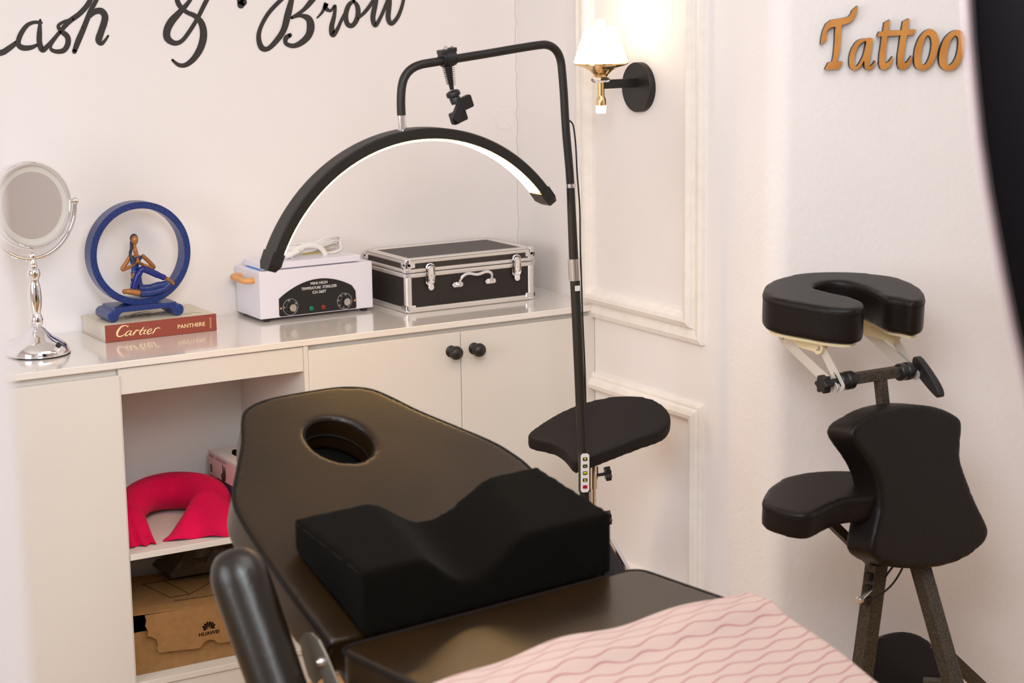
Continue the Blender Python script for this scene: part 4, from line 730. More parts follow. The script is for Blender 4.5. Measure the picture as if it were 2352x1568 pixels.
part('cable', MB().tube(curve3([(CORD[0][0] - 0.014, AY - 0.004, CORD[0][2] + 0.012)] + [(p[0] + 0.003, AY - 0.006, p[2]) for p in CORD], 4), 0.0020, 8), M_blackplastic, t)
AC = V((-0.838, 0, 1.0555)); RO, RI = 0.4055, 0.3815
Y0, Y1 = -0.600, -0.550
def arc_sweep(prof, a0, a1, n, m):
    vs = []; fs = []; k_ = len(prof)
    for i in range(n + 1):
        a = math.radians(a0 + (a1 - a0) * i / n)
        for r, y in prof: vs.append(V((AC.x + r * math.cos(a), y, AC.z + r * math.sin(a))))
    for i in range(n):
        for k in range(k_): l = (k + 1) % k_; fs.append([i * k_ + k, i * k_ + l, (i + 1) * k_ + l, (i + 1) * k_ + k])
    fs.append(list(range(k_))); fs.append([n * k_ + k for k in reversed(range(k_))])
    return m.add(vs, fs, False)
c_ = 0.003
prof = [(RO, Y0 + c_), (RO, Y1 - c_), (RO - c_, Y1), (RI, Y1), (RI, Y1 - 0.003), (RI + 0.004, Y1 - 0.003), (RI + 0.004, Y0 + 0.003), (RI, Y0 + 0.003), (RI, Y0), (RO - c_, Y0)]
hm = part('arc_housing', arc_sweep(prof, 39, 156, 90, MB()), M_blackmetal, t)
prof = [(RI + 0.0035, Y0 + 0.0034), (RI + 0.0035, Y1 - 0.0034), (RI - 0.0042, Y1 - 0.0060), (RI - 0.0042, Y0 + 0.0060)]
part('light_strip', arc_sweep(prof, 39.6, 155.6, 90, MB()), M_led, hm, 'glowing warm light strip')
for a0, a1 in ((33, 39), (156, 162)):
    m = MB(); prof = [(RO + 0.0015, Y0 - 0.001), (RO + 0.0015, Y1 + 0.001), (RI - 0.0025, Y1 + 0.001), (RI - 0.0025, Y0 - 0.001)]
    vs = []
    am, ae = (a1, a0) if a0 < 90 else (a0, a1)
    for a, ins in ((am, 0), ((am + ae) / 2 + (ae - am) * 0.15, 0.0), (ae, 0.007)):
        a = math.radians(a)
        for r, y in ((RO + 0.0015 - ins * 0.3, Y0 - 0.001 + ins), (RO + 0.0015 - ins * 0.3, Y1 + 0.001 - ins), (RI - 0.0025 + ins, Y1 + 0.001 - ins), (RI - 0.0025 + ins, Y0 - 0.001 + ins)): vs.append(V((AC.x + r * math.cos(a), y, AC.z + r * math.sin(a))))
    fs = [[i * 4 + k, i * 4 + (k + 1) % 4, (i + 1) * 4 + (k + 1) % 4, (i + 1) * 4 + k] for i in range(2) for k in range(4)] + [[0, 1, 2, 3], [11, 10, 9, 8]]
    part('end_cap', m.add(vs, fs), M_blackplastic, hm)
# control strip
a, b = V(CTRL[0]), V(CTRL[1]); ax = (a - b).normalized(); FCt = (a.lerp(b, 0.5) + V((-0.002, -0.004, 0)), V((1, -0.35, 0)).normalized(), ax, V((1, -0.35, 0)).normalized().cross(ax))
ch = 0.0042; w, h = 0.0115, 0.0475
octo = lambda w, h, c: [(w, -h + c), (w, h - c), (w - c, h), (-w + c, h), (-w, h - c), (-w, -h + c), (-w + c, -h), (w - c, -h)]
cp = part('control_box', MB().prism([octo(w + 0.002, h + 0.003, ch)], FCt, -0.006, 0.004), M_blackplastic, t)
part('control_face', MB().prism([octo(w - 0.001, h, ch)], FCt, 0.004, 0.0048), mat('control_white', (0.75, 0.73, 0.72), 0.4), cp, 'white control face')
for k, (dy, m_, s_) in enumerate(((0.034, M_lime, '+'), (0.017, M_lime, '-'), (0.000, M_lime, 'MEM'), (-0.017, M_lime, '()'), (-0.034, M_redbtn, 'o'))):
    bt = part('button', MB().prism([rrect(-0.0056, dy - 0.004, 0.0056, dy + 0.004, 0.002, 3)], FCt, 0.0049, 0.0062), M_btn if k < 4 else M_redbtn, cp)
    mb = MB(); text_mesh(mb, s_, 0.0105 if k < 2 else (0.0042 if k == 2 else 0.007), FCt, 0, dy + (0.0003), 0.0064, off=0.0002); part('symbol', mb, m_ if k < 4 else M_void, bt)
# phone clamp
t = thing('phone_holder', (-0.765, AY, 1.5), 'black spring phone holder clipped on the lamp arm, left of the pole', 'phone holder')
ad = (V(ARM[9]) - V(ARM[7])).normalized(); c0 = V((-0.766, AY, 1.6090))
mb = MB().cyl(c0 - ad * 0.016, c0 + ad * 0.016, 0.0175); mb.cyl(c0 - ad * 0.010, c0 + ad * 0.010, 0.0192)
mb.box((-0.020, -0.014, 0.010), (0.002, 0.012, 0.020), 0.002, 2, frame=(c0, ad, V((0, 1, 0)), V((0, 1, 0)).cross(ad) * -1 if V((0, 1, 0)).cross(ad).z < 0 else V((0, 1, 0)).cross(ad)))
mb.box((0.004, -0.012, 0.012), (0.018, 0.010, 0.022), 0.002, 2, frame=(c0, ad, V((0, 1, 0)), V((0, 0, 1))))
part('clip', mb, M_blackplastic, t)
mb = MB()
for dx in (-0.010, 0.006): mb.tube(curve3([c0 + V((dx - 0.004, -0.006, 0.018)), c0 + V((dx, -0.006, 0.026)), c0 + V((dx + 0.006, -0.004, 0.024)), c0 + V((dx + 0.006, 0, 0.018))], 4), 0.0006, 6)
part('wire_loop', mb, M_blackplastic, t)
j0, j1 = V((-0.7655, AY, 1.593)), V((-0.757, AY, 1.540))
mb = MB().tube([j0, j1], [0.0090, 0.0046], 14)
part('tapered_stem', mb, M_blackplastic, t)
hx = [j0.lerp(j1, 0.02 + 0.78 * i / 160) + V((math.cos(i * 2 * PI / 16), math.sin(i * 2 * PI / 16), 0)) * (0.0142 - 0.0045 * i / 160) for i in range(161)]
part('spring', MB().tube(hx, 0.0007, 6), M_blackplastic, t)
jd = V((0.30, -0.1, -0.95)).normalized(); k0 = V((-0.7565, AY, 1.538))
mb = MB().lathe([(0.010, 0), (0.0155, 0.003), (0.0165, 0.008), (0.0158, 0.013), (0.011, 0.0145), (0.0125, 0.017), (0.0115, 0.030)], k0, jd, 14); part('ball_joint', mb, M_blackplastic, t)
FJ = (V((-0.7495, AY, 1.507)), V((0.93, -0.1, 0.36)).normalized(), V((0, 1, 0)), V((0.36, 0, -0.93)).normalized())
m2 = MB(); FK = (V((-0.745, AY - 0.006, 1.505)), V((0.94, 0, 0.33)).normalized(), V((-0.33, 0, 0.94)).normalized(), V((0, -1, 0)))
m2.prism([rrect(0.004, -0.015, 0.034, 0.014, 0.004)], FK, -0.004, 0.008, 0.001)
m2.prism([rrect(-0.026, -0.037, 0.012, -0.010, 0.004)], FK, -0.010, 0.004, 0.001)
m2.prism([[(-0.030, -0.018), (0.000, 0.012), (0.010, 0.004), (0.006, -0.006), (-0.018, -0.036)]], FK, 0.002, 0.013, 0.001)
part('jaw', m2, M_blackplastic, t)

# ================================================================ BED
BO = V((-1.2645, -1.5718, 0.73)); th = math.radians(7)
BU = V((math.cos(th), math.sin(th), 0)); BL = V((math.sin(th), -math.cos(th), 0)); BZ = V((0, 0, 1))
FB0 = (BO, BU, -BL, BZ)                     # flat part: (u, -l, h)
al = math.radians(25); BW = -BL * math.cos(al) + BZ * math.sin(al); BN = BU.cross(BW)
FBK = (BO, BU, BW, BN)                      # back rest: (u, w, h)
t = thing('treatment_bed', (BO.x, BO.y - 0.2, 0), 'black leatherette treatment bed with raised back rest and round face hole', 'bed')
cu_ = 0.006
half = [(0.326, 0.0), (0.325, 0.10), (0.320, 0.20), (0.312, 0.30), (0.302, 0.365), (0.283, 0.408), (0.240, 0.470), (0.195, 0.535), (0.165, 0.590), (0.140, 0.622), (0.100, 0.639), (0.05, 0.645)]
rt_ = [(0.262, 0.0), (0.280, 0.08), (0.297, 0.17)]
out = rt_ + [(u + cu_, w) for u, w in half[3:]] + [(-u + cu_, w) for u, w in reversed(half)]
hole = circ(0.066, 40, (-0.006, 0.492), 0.070)
TH = 0.075
out_s = smooth_loop(out, 5, closed=False)
me = MB().prism([[(p[0], p[1] + 0.004) for p in out_s], hole], FBK, -TH, 0.0, 0.004).mesh('m', 5, 0.0055)
bk = part('back_rest', me, M_leather, t)
mb = MB().tube([fr(FBK, (p[0], p[1] + 0.002, -0.0045)) for p in out_s], 0.0042, 8)
part('piping', mb, M_piping, bk)
part('hole_seam', MB().tube([fr(FBK, (p[0], p[1], -0.006)) for p in circ(0.0655, 40, (-0.006, 0.492), 0.0695)], 0.0016, 8, closed=True).tube([fr(FBK, (p[0], p[1], -0.040)) for p in circ(0.0645, 40, (-0.006, 0.492), 0.0685)], 0.0022, 8, closed=True), M_piping, bk)
part('hole_dark_disc', MB().prism([circ(0.085, 40, (-0.006, 0.492), 0.090)], FBK, -TH - 0.012, -TH - 0.002), M_void, t, 'added black disc that keeps the face hole dark from below')  # disc added to blacken the hole, in place of its deep shade
# seat section and foot section (foot lowered)
rr = rrect(-0.3245 + cu_, -0.34, 0.3245 + cu_, -0.012, 0.03, 6)
me = MB().prism([rr], FB0, -TH, 0.0, 0.004).mesh('m', 5, 0.0055)
seat = part('seat_section', me, M_leather, t)
part('piping', MB().tube([fr(FB0, (p[0], p[1], -0.004)) for p in rr], 0.0042, 8, closed=True), M_piping, seat)
fd = math.radians(17); FL = BL * math.cos(fd) - BZ * math.sin(fd); FF = (BO + BL * 0.345, BU, -FL, BU.cross(-FL))
rr = rrect(-0.3245 + cu_, -0.62, 0.3245 + cu_, -0.004, 0.03, 6)
me = MB().prism([rr], FF, -TH, 0.0, 0.004).mesh('m', 5, 0.0065)
foot = part('foot_section', me, M_leather, t)
# steel frame
mb = MB()
for u in (-0.26, 0.27):
    mb.tube([fr(FB0, (u, 0.0, -0.10)), fr(FB0, (u, -0.36, -0.10))], 0.014, 12)
    mb.tube([fr(FBK, (u, 0.0, -0.095)), fr(FBK, (u * 0.7, 0.5, -0.095))], 0.012, 12)
    mb.tube([fr(FF, (u, 0.0, -0.095)), fr(FF, (u, -0.55, -0.095))], 0.012, 12)
mb.tube([fr(FB0, (-0.26, -0.02, -0.10)), fr(FB0, (0.27, -0.02, -0.10))], 0.014, 12); mb.tube([fr(FB0, (-0.26, -0.34, -0.10)), fr(FB0, (0.27, -0.34, -0.10))], 0.014, 12)
part('frame', mb, M_blackmetal, t)
for u, l0, l1 in ((-0.26, 0.02, -0.22), (0.27, 0.02, -0.22), (-0.26, 0.34, 0.60), (0.27, 0.34, 0.60)):
    part('leg', MB().tube([fr(FB0, (u, -l0, -0.10)), fr(FB0, (u, -l1, -0.729))], 0.014, 12), M_blackmetal, t)
# hinge bracket, left side
U0 = -0.352
FHs = (fr(FB0, (U0, 0, 0)), -BL, BZ, -BU)     # plane facing left of the bed: (toward head, up, out)
br = [(0.045, 0.004), (0.030, 0.020), (0.010, 0.026), (-0.012, 0.020), (-0.035, -0.002), (-0.075, -0.050), (-0.120, -0.105), (-0.155, -0.150), (-0.125, -0.165), (-0.095, -0.115), (-0.060, -0.082), (-0.048, -0.060), (-0.028, -0.052), (-0.018, -0.038), (0.004, -0.062), (0.022, -0.050), (0.038, -0.020)]
hb = part('hinge_bracket', MB().prism([br], FHs, -0.002, 0.002), mat('grey_steel', (0.20, 0.18, 0.15), 0.4, metal=0.6, bump=0.2, bscale=80), t, 'grey steel hinge plate')
part('bolt', MB().lathe([(0.008, 0.002), (0.0075, 0.006), (0.005, 0.008), (0.004, 0.013), (0, 0.0135)], fr(FHs, (-0.022, -0.014, 0)), FHs[3], 16), M_satin, hb)
part('bolt', MB().lathe([(0.008, 0.002), (0.0075, 0.006), (0.005, 0.008), (0, 0.0085)], fr(FHs, (-0.062, -0.085, 0)), FHs[3], 16), M_satin, hb)
# arm rests of the bed
def bedarm(u, l_a, z_a, l_b, z_b, r):
    m = MB(); A = fr(FB0, (u, -l_a, z_a)); B = fr(FB0, (u + (0.02 if u < 0 else -0.02), -l_b, z_b)); pts = []; rs_ = []
    for i in range(41):
        s_ = 0.5 - 0.5 * math.cos(PI * i / 40); e_ = min(1, (max(s_, 1e-3) / 0.13)) if s_ < 0.5 else min(1, max(1 - s_, 1e-3) / 0.13)
        pts.append(A.lerp(B, s_)); rs_.append(r * (0.30 + 0.70 * math.sqrt(max(0, 1 - (1 - e_) ** 2))) * (1 - 0.10 * s_))
    m.tube(pts, rs_, 22, flat=1.0, up=BU.cross(A - B))
    return m.mesh('m', 4, 0.005)
ar = part('arm_rest', bedarm(-0.425, -0.132, 0.150, 0.085, -0.230, 0.049), M_armleather, t)
ar2 = part('arm_rest', bedarm(0.362, -0.17, 0.018, 0.03, -0.130, 0.030), M_greyfab, t)
pa, pb = fr(FB0, (-0.461, 0.125, 0.110)), fr(FB0, (-0.440, -0.075, -0.215))
part('piping', MB().tube([pa, pb], 0.003, 8), M_piping, ar)
part('arm_support', MB().tube([fr(FB0, (-0.415, 0.0, -0.03)), fr(FB0, (-0.34, 0.0, -0.09)), fr(FB0, (-0.26, 0.0, -0.10))], 0.009, 10).tube([fr(FB0, (0.36, 0.06, -0.05)), fr(FB0, (0.30, 0.03, -0.10)), fr(FB0, (0.26, 0.0, -0.10))], 0.009, 10), M_blackmetal, t)
# ================================================================ PILLOW on the bed
t = thing('contour_pillow', fr(FBK, (0.02, 0.08, 0.0)), 'large black velour contour pillow with a deep U-shaped dip, lying on the treatment bed', 'pillow')
nu, nv = 72, 26; UL, UR = -0.262, 0.274
def dip(u, s):           # s: 0 front, 1 back
    c = -0.045 + 0.060 * s; w = 0.105 + 0.020 * s; x = abs(u - c) / (w if u < c else w * 1.22)
    return max(0.0, 0.5 + 0.5 * math.cos(PI * min(1, x))) ** 0.8
def bottom(u, l):        # underside follows seat (l>0) and back rest (l<0)
    return 0.0015 if l > -0.002 else (-l) * math.tan(al) + 0.003
vs = []; fs = []
LF, LB = 0.010, -0.205
for j in range(nv + 1):
    s = j / nv; l = LF + (LB - LF) * s
    for i in range(nu + 1):
        u = UL + (UR - UL) * i / nu
        top = 0.112 + 0.046 * s
        top -= dip(u, s) * (0.060 - 0.004 * s)
        vs.append(V((u, l, max(top, bottom(u, l) + 0.006))))
n0 = len(vs)
for j in range(nv + 1):
    l = LF + (LB - LF) * j / nv
    for i in range(nu + 1):
        u = UL + (UR - UL) * i / nu; vs.append(V((u, l, bottom(u, l))))
W_ = nu + 1
for j in range(nv):
    for i in range(nu):
        a = j * W_ + i; fs.append([a, a + 1, a + W_ + 1, a + W_]); fs.append([n0 + a, n0 + a + W_, n0 + a + W_ + 1, n0 + a + 1])
for i in range(nu):
    for j in (0, nv): a = j * W_ + i; fs.append([a, a + 1, n0 + a + 1, n0 + a])
for j in range(nv):
    for i in (0, nu): a = j * W_ + i; fs.append([a, a + W_, n0 + a + W_, n0 + a])
vs = [fr(FB0, (p.x, -p.y, p.z)) for p in vs]
part('foam_cover', MB().add(vs, fs, True).mesh('m', 13, 0.0055), M_velvet, t)
def topz(u, l):
    s = (l - LF) / (LB - LF); return 0.112 + 0.046 * s - dip(u, s) * (0.060 - 0.004 * s)
for uu in (UL + 0.002, UR - 0.002):
    part('side_seam', MB().tube([fr(FB0, (uu, -l_, topz(uu, l_) - 0.0075)) for l_ in [LF - 0.006 + (LB + 0.012 - LF) * k / 12 for k in range(13)]], 0.0013, 6), M_piping, t)
# ================================================================ TOWEL
def towel_mat():
    m = bpy.data.materials.new('pink_wave_towel'); m.use_nodes = True; nt = m.node_tree; N = nt.nodes; L = nt.links; b = N['Principled BSDF']
    uv = N.new('ShaderNodeUVMap'); sp = N.new('ShaderNodeSeparateXYZ'); L.new(uv.outputs[0], sp.inputs[0])
    def mth(op, a, b_=None, c=None):
        n = N.new('ShaderNodeMath'); n.operation = op
        for i, x in enumerate((a, b_, c)):
            if x is None: continue
            if isinstance(x, (int, float)): n.inputs[i].default_value = x
            else: L.new(x, n.inputs[i])
        return n.outputs[0]
    v = mth('DIVIDE', sp.outputs[1], 0.0205); row = mth('FLOOR', v); fr_ = mth('SUBTRACT', mth('SUBTRACT', v, row), 0.5)
    ph = mth('MULTIPLY_ADD', sp.outputs[0], 2 * PI / 0.088, mth('MULTIPLY', row, PI * 0.86))
    off = mth('MULTIPLY', mth('SINE', ph), 0.21)
    d = mth('ABSOLUTE', mth('SUBTRACT', fr_, off))
    mr = N.new('ShaderNodeMapRange'); mr.inputs[1].default_value = 0.045; mr.inputs[2].default_value = 0.10; mr.inputs[3].default_value = 1; mr.inputs[4].default_value = 0; L.new(d, mr.inputs[0])
    mx = N.new('ShaderNodeMix'); mx.data_type = 'RGBA'; mx.inputs[6].default_value = (0.50, 0.355, 0.30, 1); mx.inputs[7].default_value = (0.36, 0.15, 0.15, 1)
    L.new(mr.outputs[0], mx.inputs[0]); L.new(mx.outputs[2], b.inputs['Base Color']); b.inputs['Roughness'].default_value = 0.9; b.inputs['Sheen Weight'].default_value = 0.15
    tc = N.new('ShaderNodeTexCoord'); ns = N.new('ShaderNodeTexNoise'); ns.inputs['Scale'].default_value = 500; L.new(tc.outputs['Object'], ns.inputs['Vector'])
    hm_ = mth('SUBTRACT', mth('MULTIPLY', ns.outputs['Fac'], 0.4), mth('MULTIPLY', mr.outputs[0], 0.8))
    bp = N.new('ShaderNodeBump'); bp.inputs['Strength'].default_value = 0.5; bp.inputs['Distance'].default_value = 0.001; L.new(hm_, bp.inputs['Height']); L.new(bp.outputs[0], b.inputs['Normal'])
    return m
nu, nl = 110, 120; vs = []; uvs = []
HWL = 0.345
for lay in (0, 1):
    for j in range(nl + 1):
        sl = j / nl * 0.72
        for i in range(nu + 1):
            su = -0.47 + 0.96 * i / nu
            front = 0.246 + 0.24 * (su - 0.03) ** 2 + 0.004 * math.sin(su * 11 + 0.5) + 0.0025 * math.sin(su * 31)
            l = front + sl
            hz = 0.0 if l < 0.32 else -(((l - 0.32) ** 2) / 0.10 if l < 0.36 else 0.016 + (l - 0.36) * math.tan(fd))
            if l >= 0.36: hz = -0.016 - (l - 0.36) * 0.305
            e = 0.338
            if su > e + cu_: x = su - e - cu_; uu = e + cu_ + 0.010 * min(1, x / 0.012) + 0.003 * math.sin(l * 30); dz = -max(0, x - 0.012)
            elif su < -e + cu_: x = -e + cu_ - su; uu = -e + cu_ - 0.010 * min(1, x / 0.012) - 0.003 * math.sin(l * 30); dz = -max(0, x - 0.012)
            else: uu = su; dz = 0
            rnd = 0.004 * math.sin(su * 23 + l * 11) * math.exp(-sl * 6) + 0.006
            edge = -0.006 * max(0, 1 - sl / 0.01)
            vs.append(fr(FB0, (uu, -l, hz + dz + (0.012 + rnd + edge if lay == 0 else 0.0045)))); uvs.append((su, l))
W_ = nu + 1; n0 = W_ * (nl + 1); fs = []
for j in range(nl):
    for i in range(nu): a = j * W_ + i; fs.append([a, a + 1, a + W_ + 1, a + W_]); fs.append([n0 + a, n0 + a + W_, n0 + a + W_ + 1, n0 + a + 1])
for i in range(nu):
    for j in (0, nl): a = j * W_ + i; fs.append([a, a + 1, n0 + a + 1, n0 + a])
me = bpy.data.meshes.new('towel'); me.from_pydata(vs, [], fs)
ul = me.uv_layers.new(name='UVMap')
for lp in me.loops: ul.data[lp.index].uv = uvs[lp.vertex_index]
for p in me.polygons: p.use_smooth = True
tw = solo('towel', me, towel_mat(), 'pale pink towel with darker wavy lines spread over the foot of the treatment bed', 'towel')

# ================================================================ ARM-REST STAND
t = thing('armrest_stand', (-0.335, -0.502, 0), 'charcoal padded arm rest on a chrome tripod stand, between the cabinet and the panelled wall', 'arm rest')
FS_ = (V(STPAD['o']), V(STPAD['a']), V(STPAD['b']), V(STPAD['n']))
me = MB().prism([smooth_loop(STPAD['L'][0], 5)], FS_, -0.040, 0.004, 0.004).mesh('m', 14, 0.005)
part('pad', me, M_greyfab, t)
s0 = fr(FS_, (-0.012, -0.01, -0.036)); s1 = V((-0.330, -0.487, 0.600))
part('bracket', MB().tube([s0, s1], 0.009, 12), M_chrome, t)
part('inner_pole', MB().cyl((-0.331, -0.488, 0.36), (-0.330, -0.487, 0.61), 0.0085), M_chrome, t)
part('outer_pole', MB().cyl((-0.331, -0.488, 0.545), (-0.330, -0.487, 0.602), 0.0125).cyl((-0.332, -0.489, 0.06), (-0.331, -0.488, 0.47), 0.0125), M_chrome, t)
for z_, dx in ((0.578, 0.0), (0.466, 0.010)):
    c = V((-0.318, -0.495, z_)); d = V((0.90, -0.35, 0.1)).normalized()
    m = MB().cyl(c - d * 0.004, c + d * 0.016, 0.004); x = d.orthogonal().normalized(); y = d.cross(x)
    lp = [((0.0155 + 0.0028 * math.cos(7 * a)) * math.cos(a), (0.0155 + 0.0028 * math.cos(7 * a)) * math.sin(a)) for a in [2 * PI * k / 56 for k in range(56)]]
    m.prism([lp], (c + d * 0.022, x, y, d), -0.007, 0.007, 0.0015)
    part('star_knob', m, M_blackplastic, t, 'black star knob')
for k in range(3):
    a = math.radians(-57 + 120 * k); d = V((math.cos(a), math.sin(a), 0)); c = V((-0.331, -0.488, 0.0)); sd = V((-d.y, d.x, 0))
    m = MB(); A = c + d * 0.012 + V((0, 0, 0.462)); B = c + d * 0.30 + V((0, 0, 0.015)); 
    for s_ in (-1, 1):
        Fq = (A + sd * 0.007 * s_, (B - A).normalized(), sd, (B - A).normalized().cross(sd)); m.box((0, -0.001, -0.008), ((B - A).length, 0.001, 0.008), frame=Fq)
    m.box((0, -0.008, 0.006), ((B - A).length, 0.008, 0.008), frame=(A, (B - A).normalized(), sd, (B - A).normalized().cross(sd)))
    lg = part('leg', m, M_chrome, t); part('foot', MB().cyl(B - V((0, 0, 0.0145)), B + V((0, 0, 0.004)), 0.011), M_blackplastic, lg)

# ================================================================ MASSAGE CHAIR
t = thing('massage_chair', (0.02, -1.17, 0), 'black portable massage chair with horseshoe face cradle and hammered steel frame, below the copper letters', 'massage chair')
FCr = (V(CRAD['o']), V(CRAD['a']), V(CRAD['b']), V(CRAD['n']))
cr = CRAD['L'][0]
me = MB().prism([smooth_loop(cr, 4)], FCr, -0.079, 0.002, 0.006).mesh('m', 9, 0.005)
ck = part('face_cradle', me, M_leather2, t)
part('seam', MB().tube([fr(FCr, (p[0], p[1], -0.0125)) for p in smooth_loop([(x * 0.998 + 0.0001, y) for x, y in cr], 4)], 0.0011, 6, closed=True), M_piping, ck)
cxm = sum(p[0] for p in cr) / len(cr); cym = sum(p[1] for p in cr) / len(cr)
lp = smooth_loop(cr, 3)
def inset(lp, d):
    o_ = []
    for i, p in enumerate(lp):
        a = V(lp[i - 1][:2]); b = V(lp[(i + 1) % len(lp)][:2]); tt = (b - a).normalized(); o_.append((p[0] + tt.y * d, p[1] - tt.x * d))
    return o_
area2 = sum(lp[i - 1][0] * lp[i][1] - lp[i][0] * lp[i - 1][1] for i in range(len(lp)))
di = 0.014 if area2 < 0 else -0.014
part('cradle_plate', MB().prism([inset(lp, di)], FCr, -0.088, -0.0815), M_cream, t, 'cream plastic cradle plate')
def plate(P_, Q_, w, m, x, th_=0.003, slot=False):
    """flat bar with round ends in a plane x = const"""
    P_ = V((x, P_[0], P_[1])); Q_ = V((x, Q_[0], Q_[1])); d = (Q_ - P_); L_ = d.length; d.normalize(); Fp = (P_, d, V((1, 0, 0)).cross(d), V((1, 0, 0)))
    lp = [(w * math.cos(a), w * math.sin(a)) for a in [PI / 2 + PI * k / 12 for k in range(13)]] + [(L_ + w * math.cos(a), w * math.sin(a)) for a in [-PI / 2 + PI * k / 12 for k in range(13)]]
    loops = [lp]
    if slot: loops.append(rrect(L_ - 0.035, -0.0035, L_ + 0.002, 0.0035, 0.003, 3))
    m.prism(loops, Fp, -th_ / 2, th_ / 2)
def rivet(x, p, s=-1, r=0.005): return MB().lathe([(r, 0), (r * 0.8, 0.003), (0, 0.0042)], (x, p[0], p[1]), (s, 0, 0), 14)
m = MB(); plate((-0.972, 0.976), (-1.150, 0.893), 0.0125, m, -0.137); part('strut', m, M_whitemetal, t, 'pale flat metal strut'); part('rivet', rivet(-0.139, (-0.972, 0.976)), M_satin, t)
m = MB(); plate((-1.098, 0.972), (-1.162, 0.897), 0.0115, m, -0.128, slot=True); part('strut', m, M_whitemetal, t, 'pale slotted metal strut'); part('rivet', rivet(-0.140, (-1.098, 0.972)), M_satin, t)
m = MB(); plate((-0.985, 0.966), (-1.150, 0.893), 0.0125, m, 0.101); part('strut', m, M_whitemetal, t, 'pale flat metal strut')
m = MB(); plate((-1.066, 0.966), (-1.138, 0.893), 0.0115, m, 0.108, slot=True); part('strut', m, M_whitemetal, t, 'pale slotted metal strut'); part('rivet', rivet(0.106, (-1.066, 0.966)), M_satin, t)
# bracket under the plate
for x in (-0.136, 0.078):
    m = MB(); Fp = (V((x, 0, 0)), V((0, 1, 0)), V((0, 0, 1)), V((1, 0, 0)))
    lp = [(-0.955, 0.993), (-0.960, 0.974), (-0.972, 0.966), (-1.080, 0.962), (-1.092, 0.957), (-1.104, 0.961), (-1.111, 0.972), (-1.112, 1.000)]
    m.prism([lp], Fp, -0.002, 0.012); part('plate_bracket', m, M_cream, t, 'cream plastic bracket')
# T bar
TB = V((-0.003, -1.145, 0.905))
def sqbar(m, A, B, w, up=(0, 0, 1)):
    A = V(A); B = V(B); d = (B - A).normalized(); x = V(up).cross(d).normalized(); y = d.cross(x); m.box((0, -w, -w), ((B - A).length, w, w), 0.0015, 2, frame=(A, d, x, y)); return m
m = sqbar(MB(), (-0.110, -1.145, 0.905), (0.078, -1.145, 0.905), 0.0115); sqbar(m, (-0.001, -1.145, 0.905), (0.012, -1.150, 0.80), 0.0112, (0, 1, 0)); sqbar(m, (0.008, -1.149, 0.83), (0.024, -1.155, 0.60), 0.0140, (0, 1, 0))
part('t_bar', m, M_frame, t)
for x0_, x1_ in ((-0.122, -0.082), (0.052, 0.088)):
    part('clamp', MB().lathe([(0.017, 0), (0.0195, 0.003), (0.0195, 0.016), (0.0178, 0.019), (0.0205, 0.022), (0.0205, x1_ - x0_ - 0.002), (0.017, x1_ - x0_)], (x0_, -1.145, 0.903), (1, 0, 0), 28), M_blackplastic, t)
m = MB(); lp = [((0.0185 + 0.0028 * math.cos(6 * a)) * math.cos(a), (0.0185 + 0.0028 * math.cos(6 * a)) * math.sin(a)) for a in [2 * PI * k / 60 for k in range(60)]]
m.prism([lp], (V((-0.162, -1.145, 0.903)), V((0, 1, 0)), V((0, 0, 1)), V((1, 0, 0))), -0.010, 0.010, 0.003); m.cyl((-0.155, -1.145, 0.903), (-0.122, -1.145, 0.903), 0.009)
part('clamp_knob', m, M_blackplastic, t)
m = MB(); Fp = (V((0.112, 0, 0)), V((0, -1, 0)), V((0, 0, 1)), V((1, 0, 0)))
lv = smooth_loop([(1.134, 0.925), (1.144, 0.932), (1.168, 0.917), (1.203, 0.887), (1.220, 0.866), (1.220, 0.853), (1.206, 0.855), (1.166, 0.880), (1.137, 0.905)], 4)
m.prism([lv], Fp, -0.008, 0.010, 0.002); m.cyl((0.088, -1.148, 0.905), (0.112, -1.148, 0.905), 0.008); part('lever', m, M_blackplastic, t, 'black quick-release lever')
# chest pad
FCh = (V(CHEST['o']), V(CHEST['a']), V(CHEST['b']), V(CHEST['n']))
cl_ = CHEST['L'][0]
me = MB().prism([smooth_loop(cl_, 5)], FCh, -0.078, 0.003, 0.004).mesh('m', 10, 0.0055)
cp = part('chest_pad', me, M_leather2, t)
part('seam', MB().tube([fr(FCh, (p[0], p[1], -0.0035)) for p in inset(smooth_loop(cl_, 5), 0.009 if sum(cl_[i - 1][0] * cl_[i][1] - cl_[i][0] * cl_[i - 1][1] for i in range(len(cl_))) < 0 else -0.009)], 0.0012, 6, closed=True), M_piping, cp)
bc_ = (sum(q[0] for q in cl_) / len(cl_), sum(q[1] for q in cl_) / len(cl_))
part('pad_board', MB().prism([[(bc_[0] + (q[0] - bc_[0]) * 0.82, bc_[1] + (q[1] - bc_[1]) * 0.88) for q in smooth_loop(cl_, 4)]], FCh, -0.090, -0.0795), M_blackplastic, t)
# arm pad
FAp = (V(ARMP['o']), V(ARMP['a']), V(ARMP['b']), V(ARMP['n']))
me = MB().prism([smooth_loop(ARMP['L'][0], 5)], FAp, -0.056, 0.003, 0.004).mesh('m', 9, 0.0055)
ap = part('arm_pad', me, M_leather2, t)
part('seam', MB().tube([fr(FAp, (p[0], p[1], -0.010)) for p in smooth_loop(ARMP['L'][0], 5)], 0.0010, 6, closed=True), M_piping, ap)
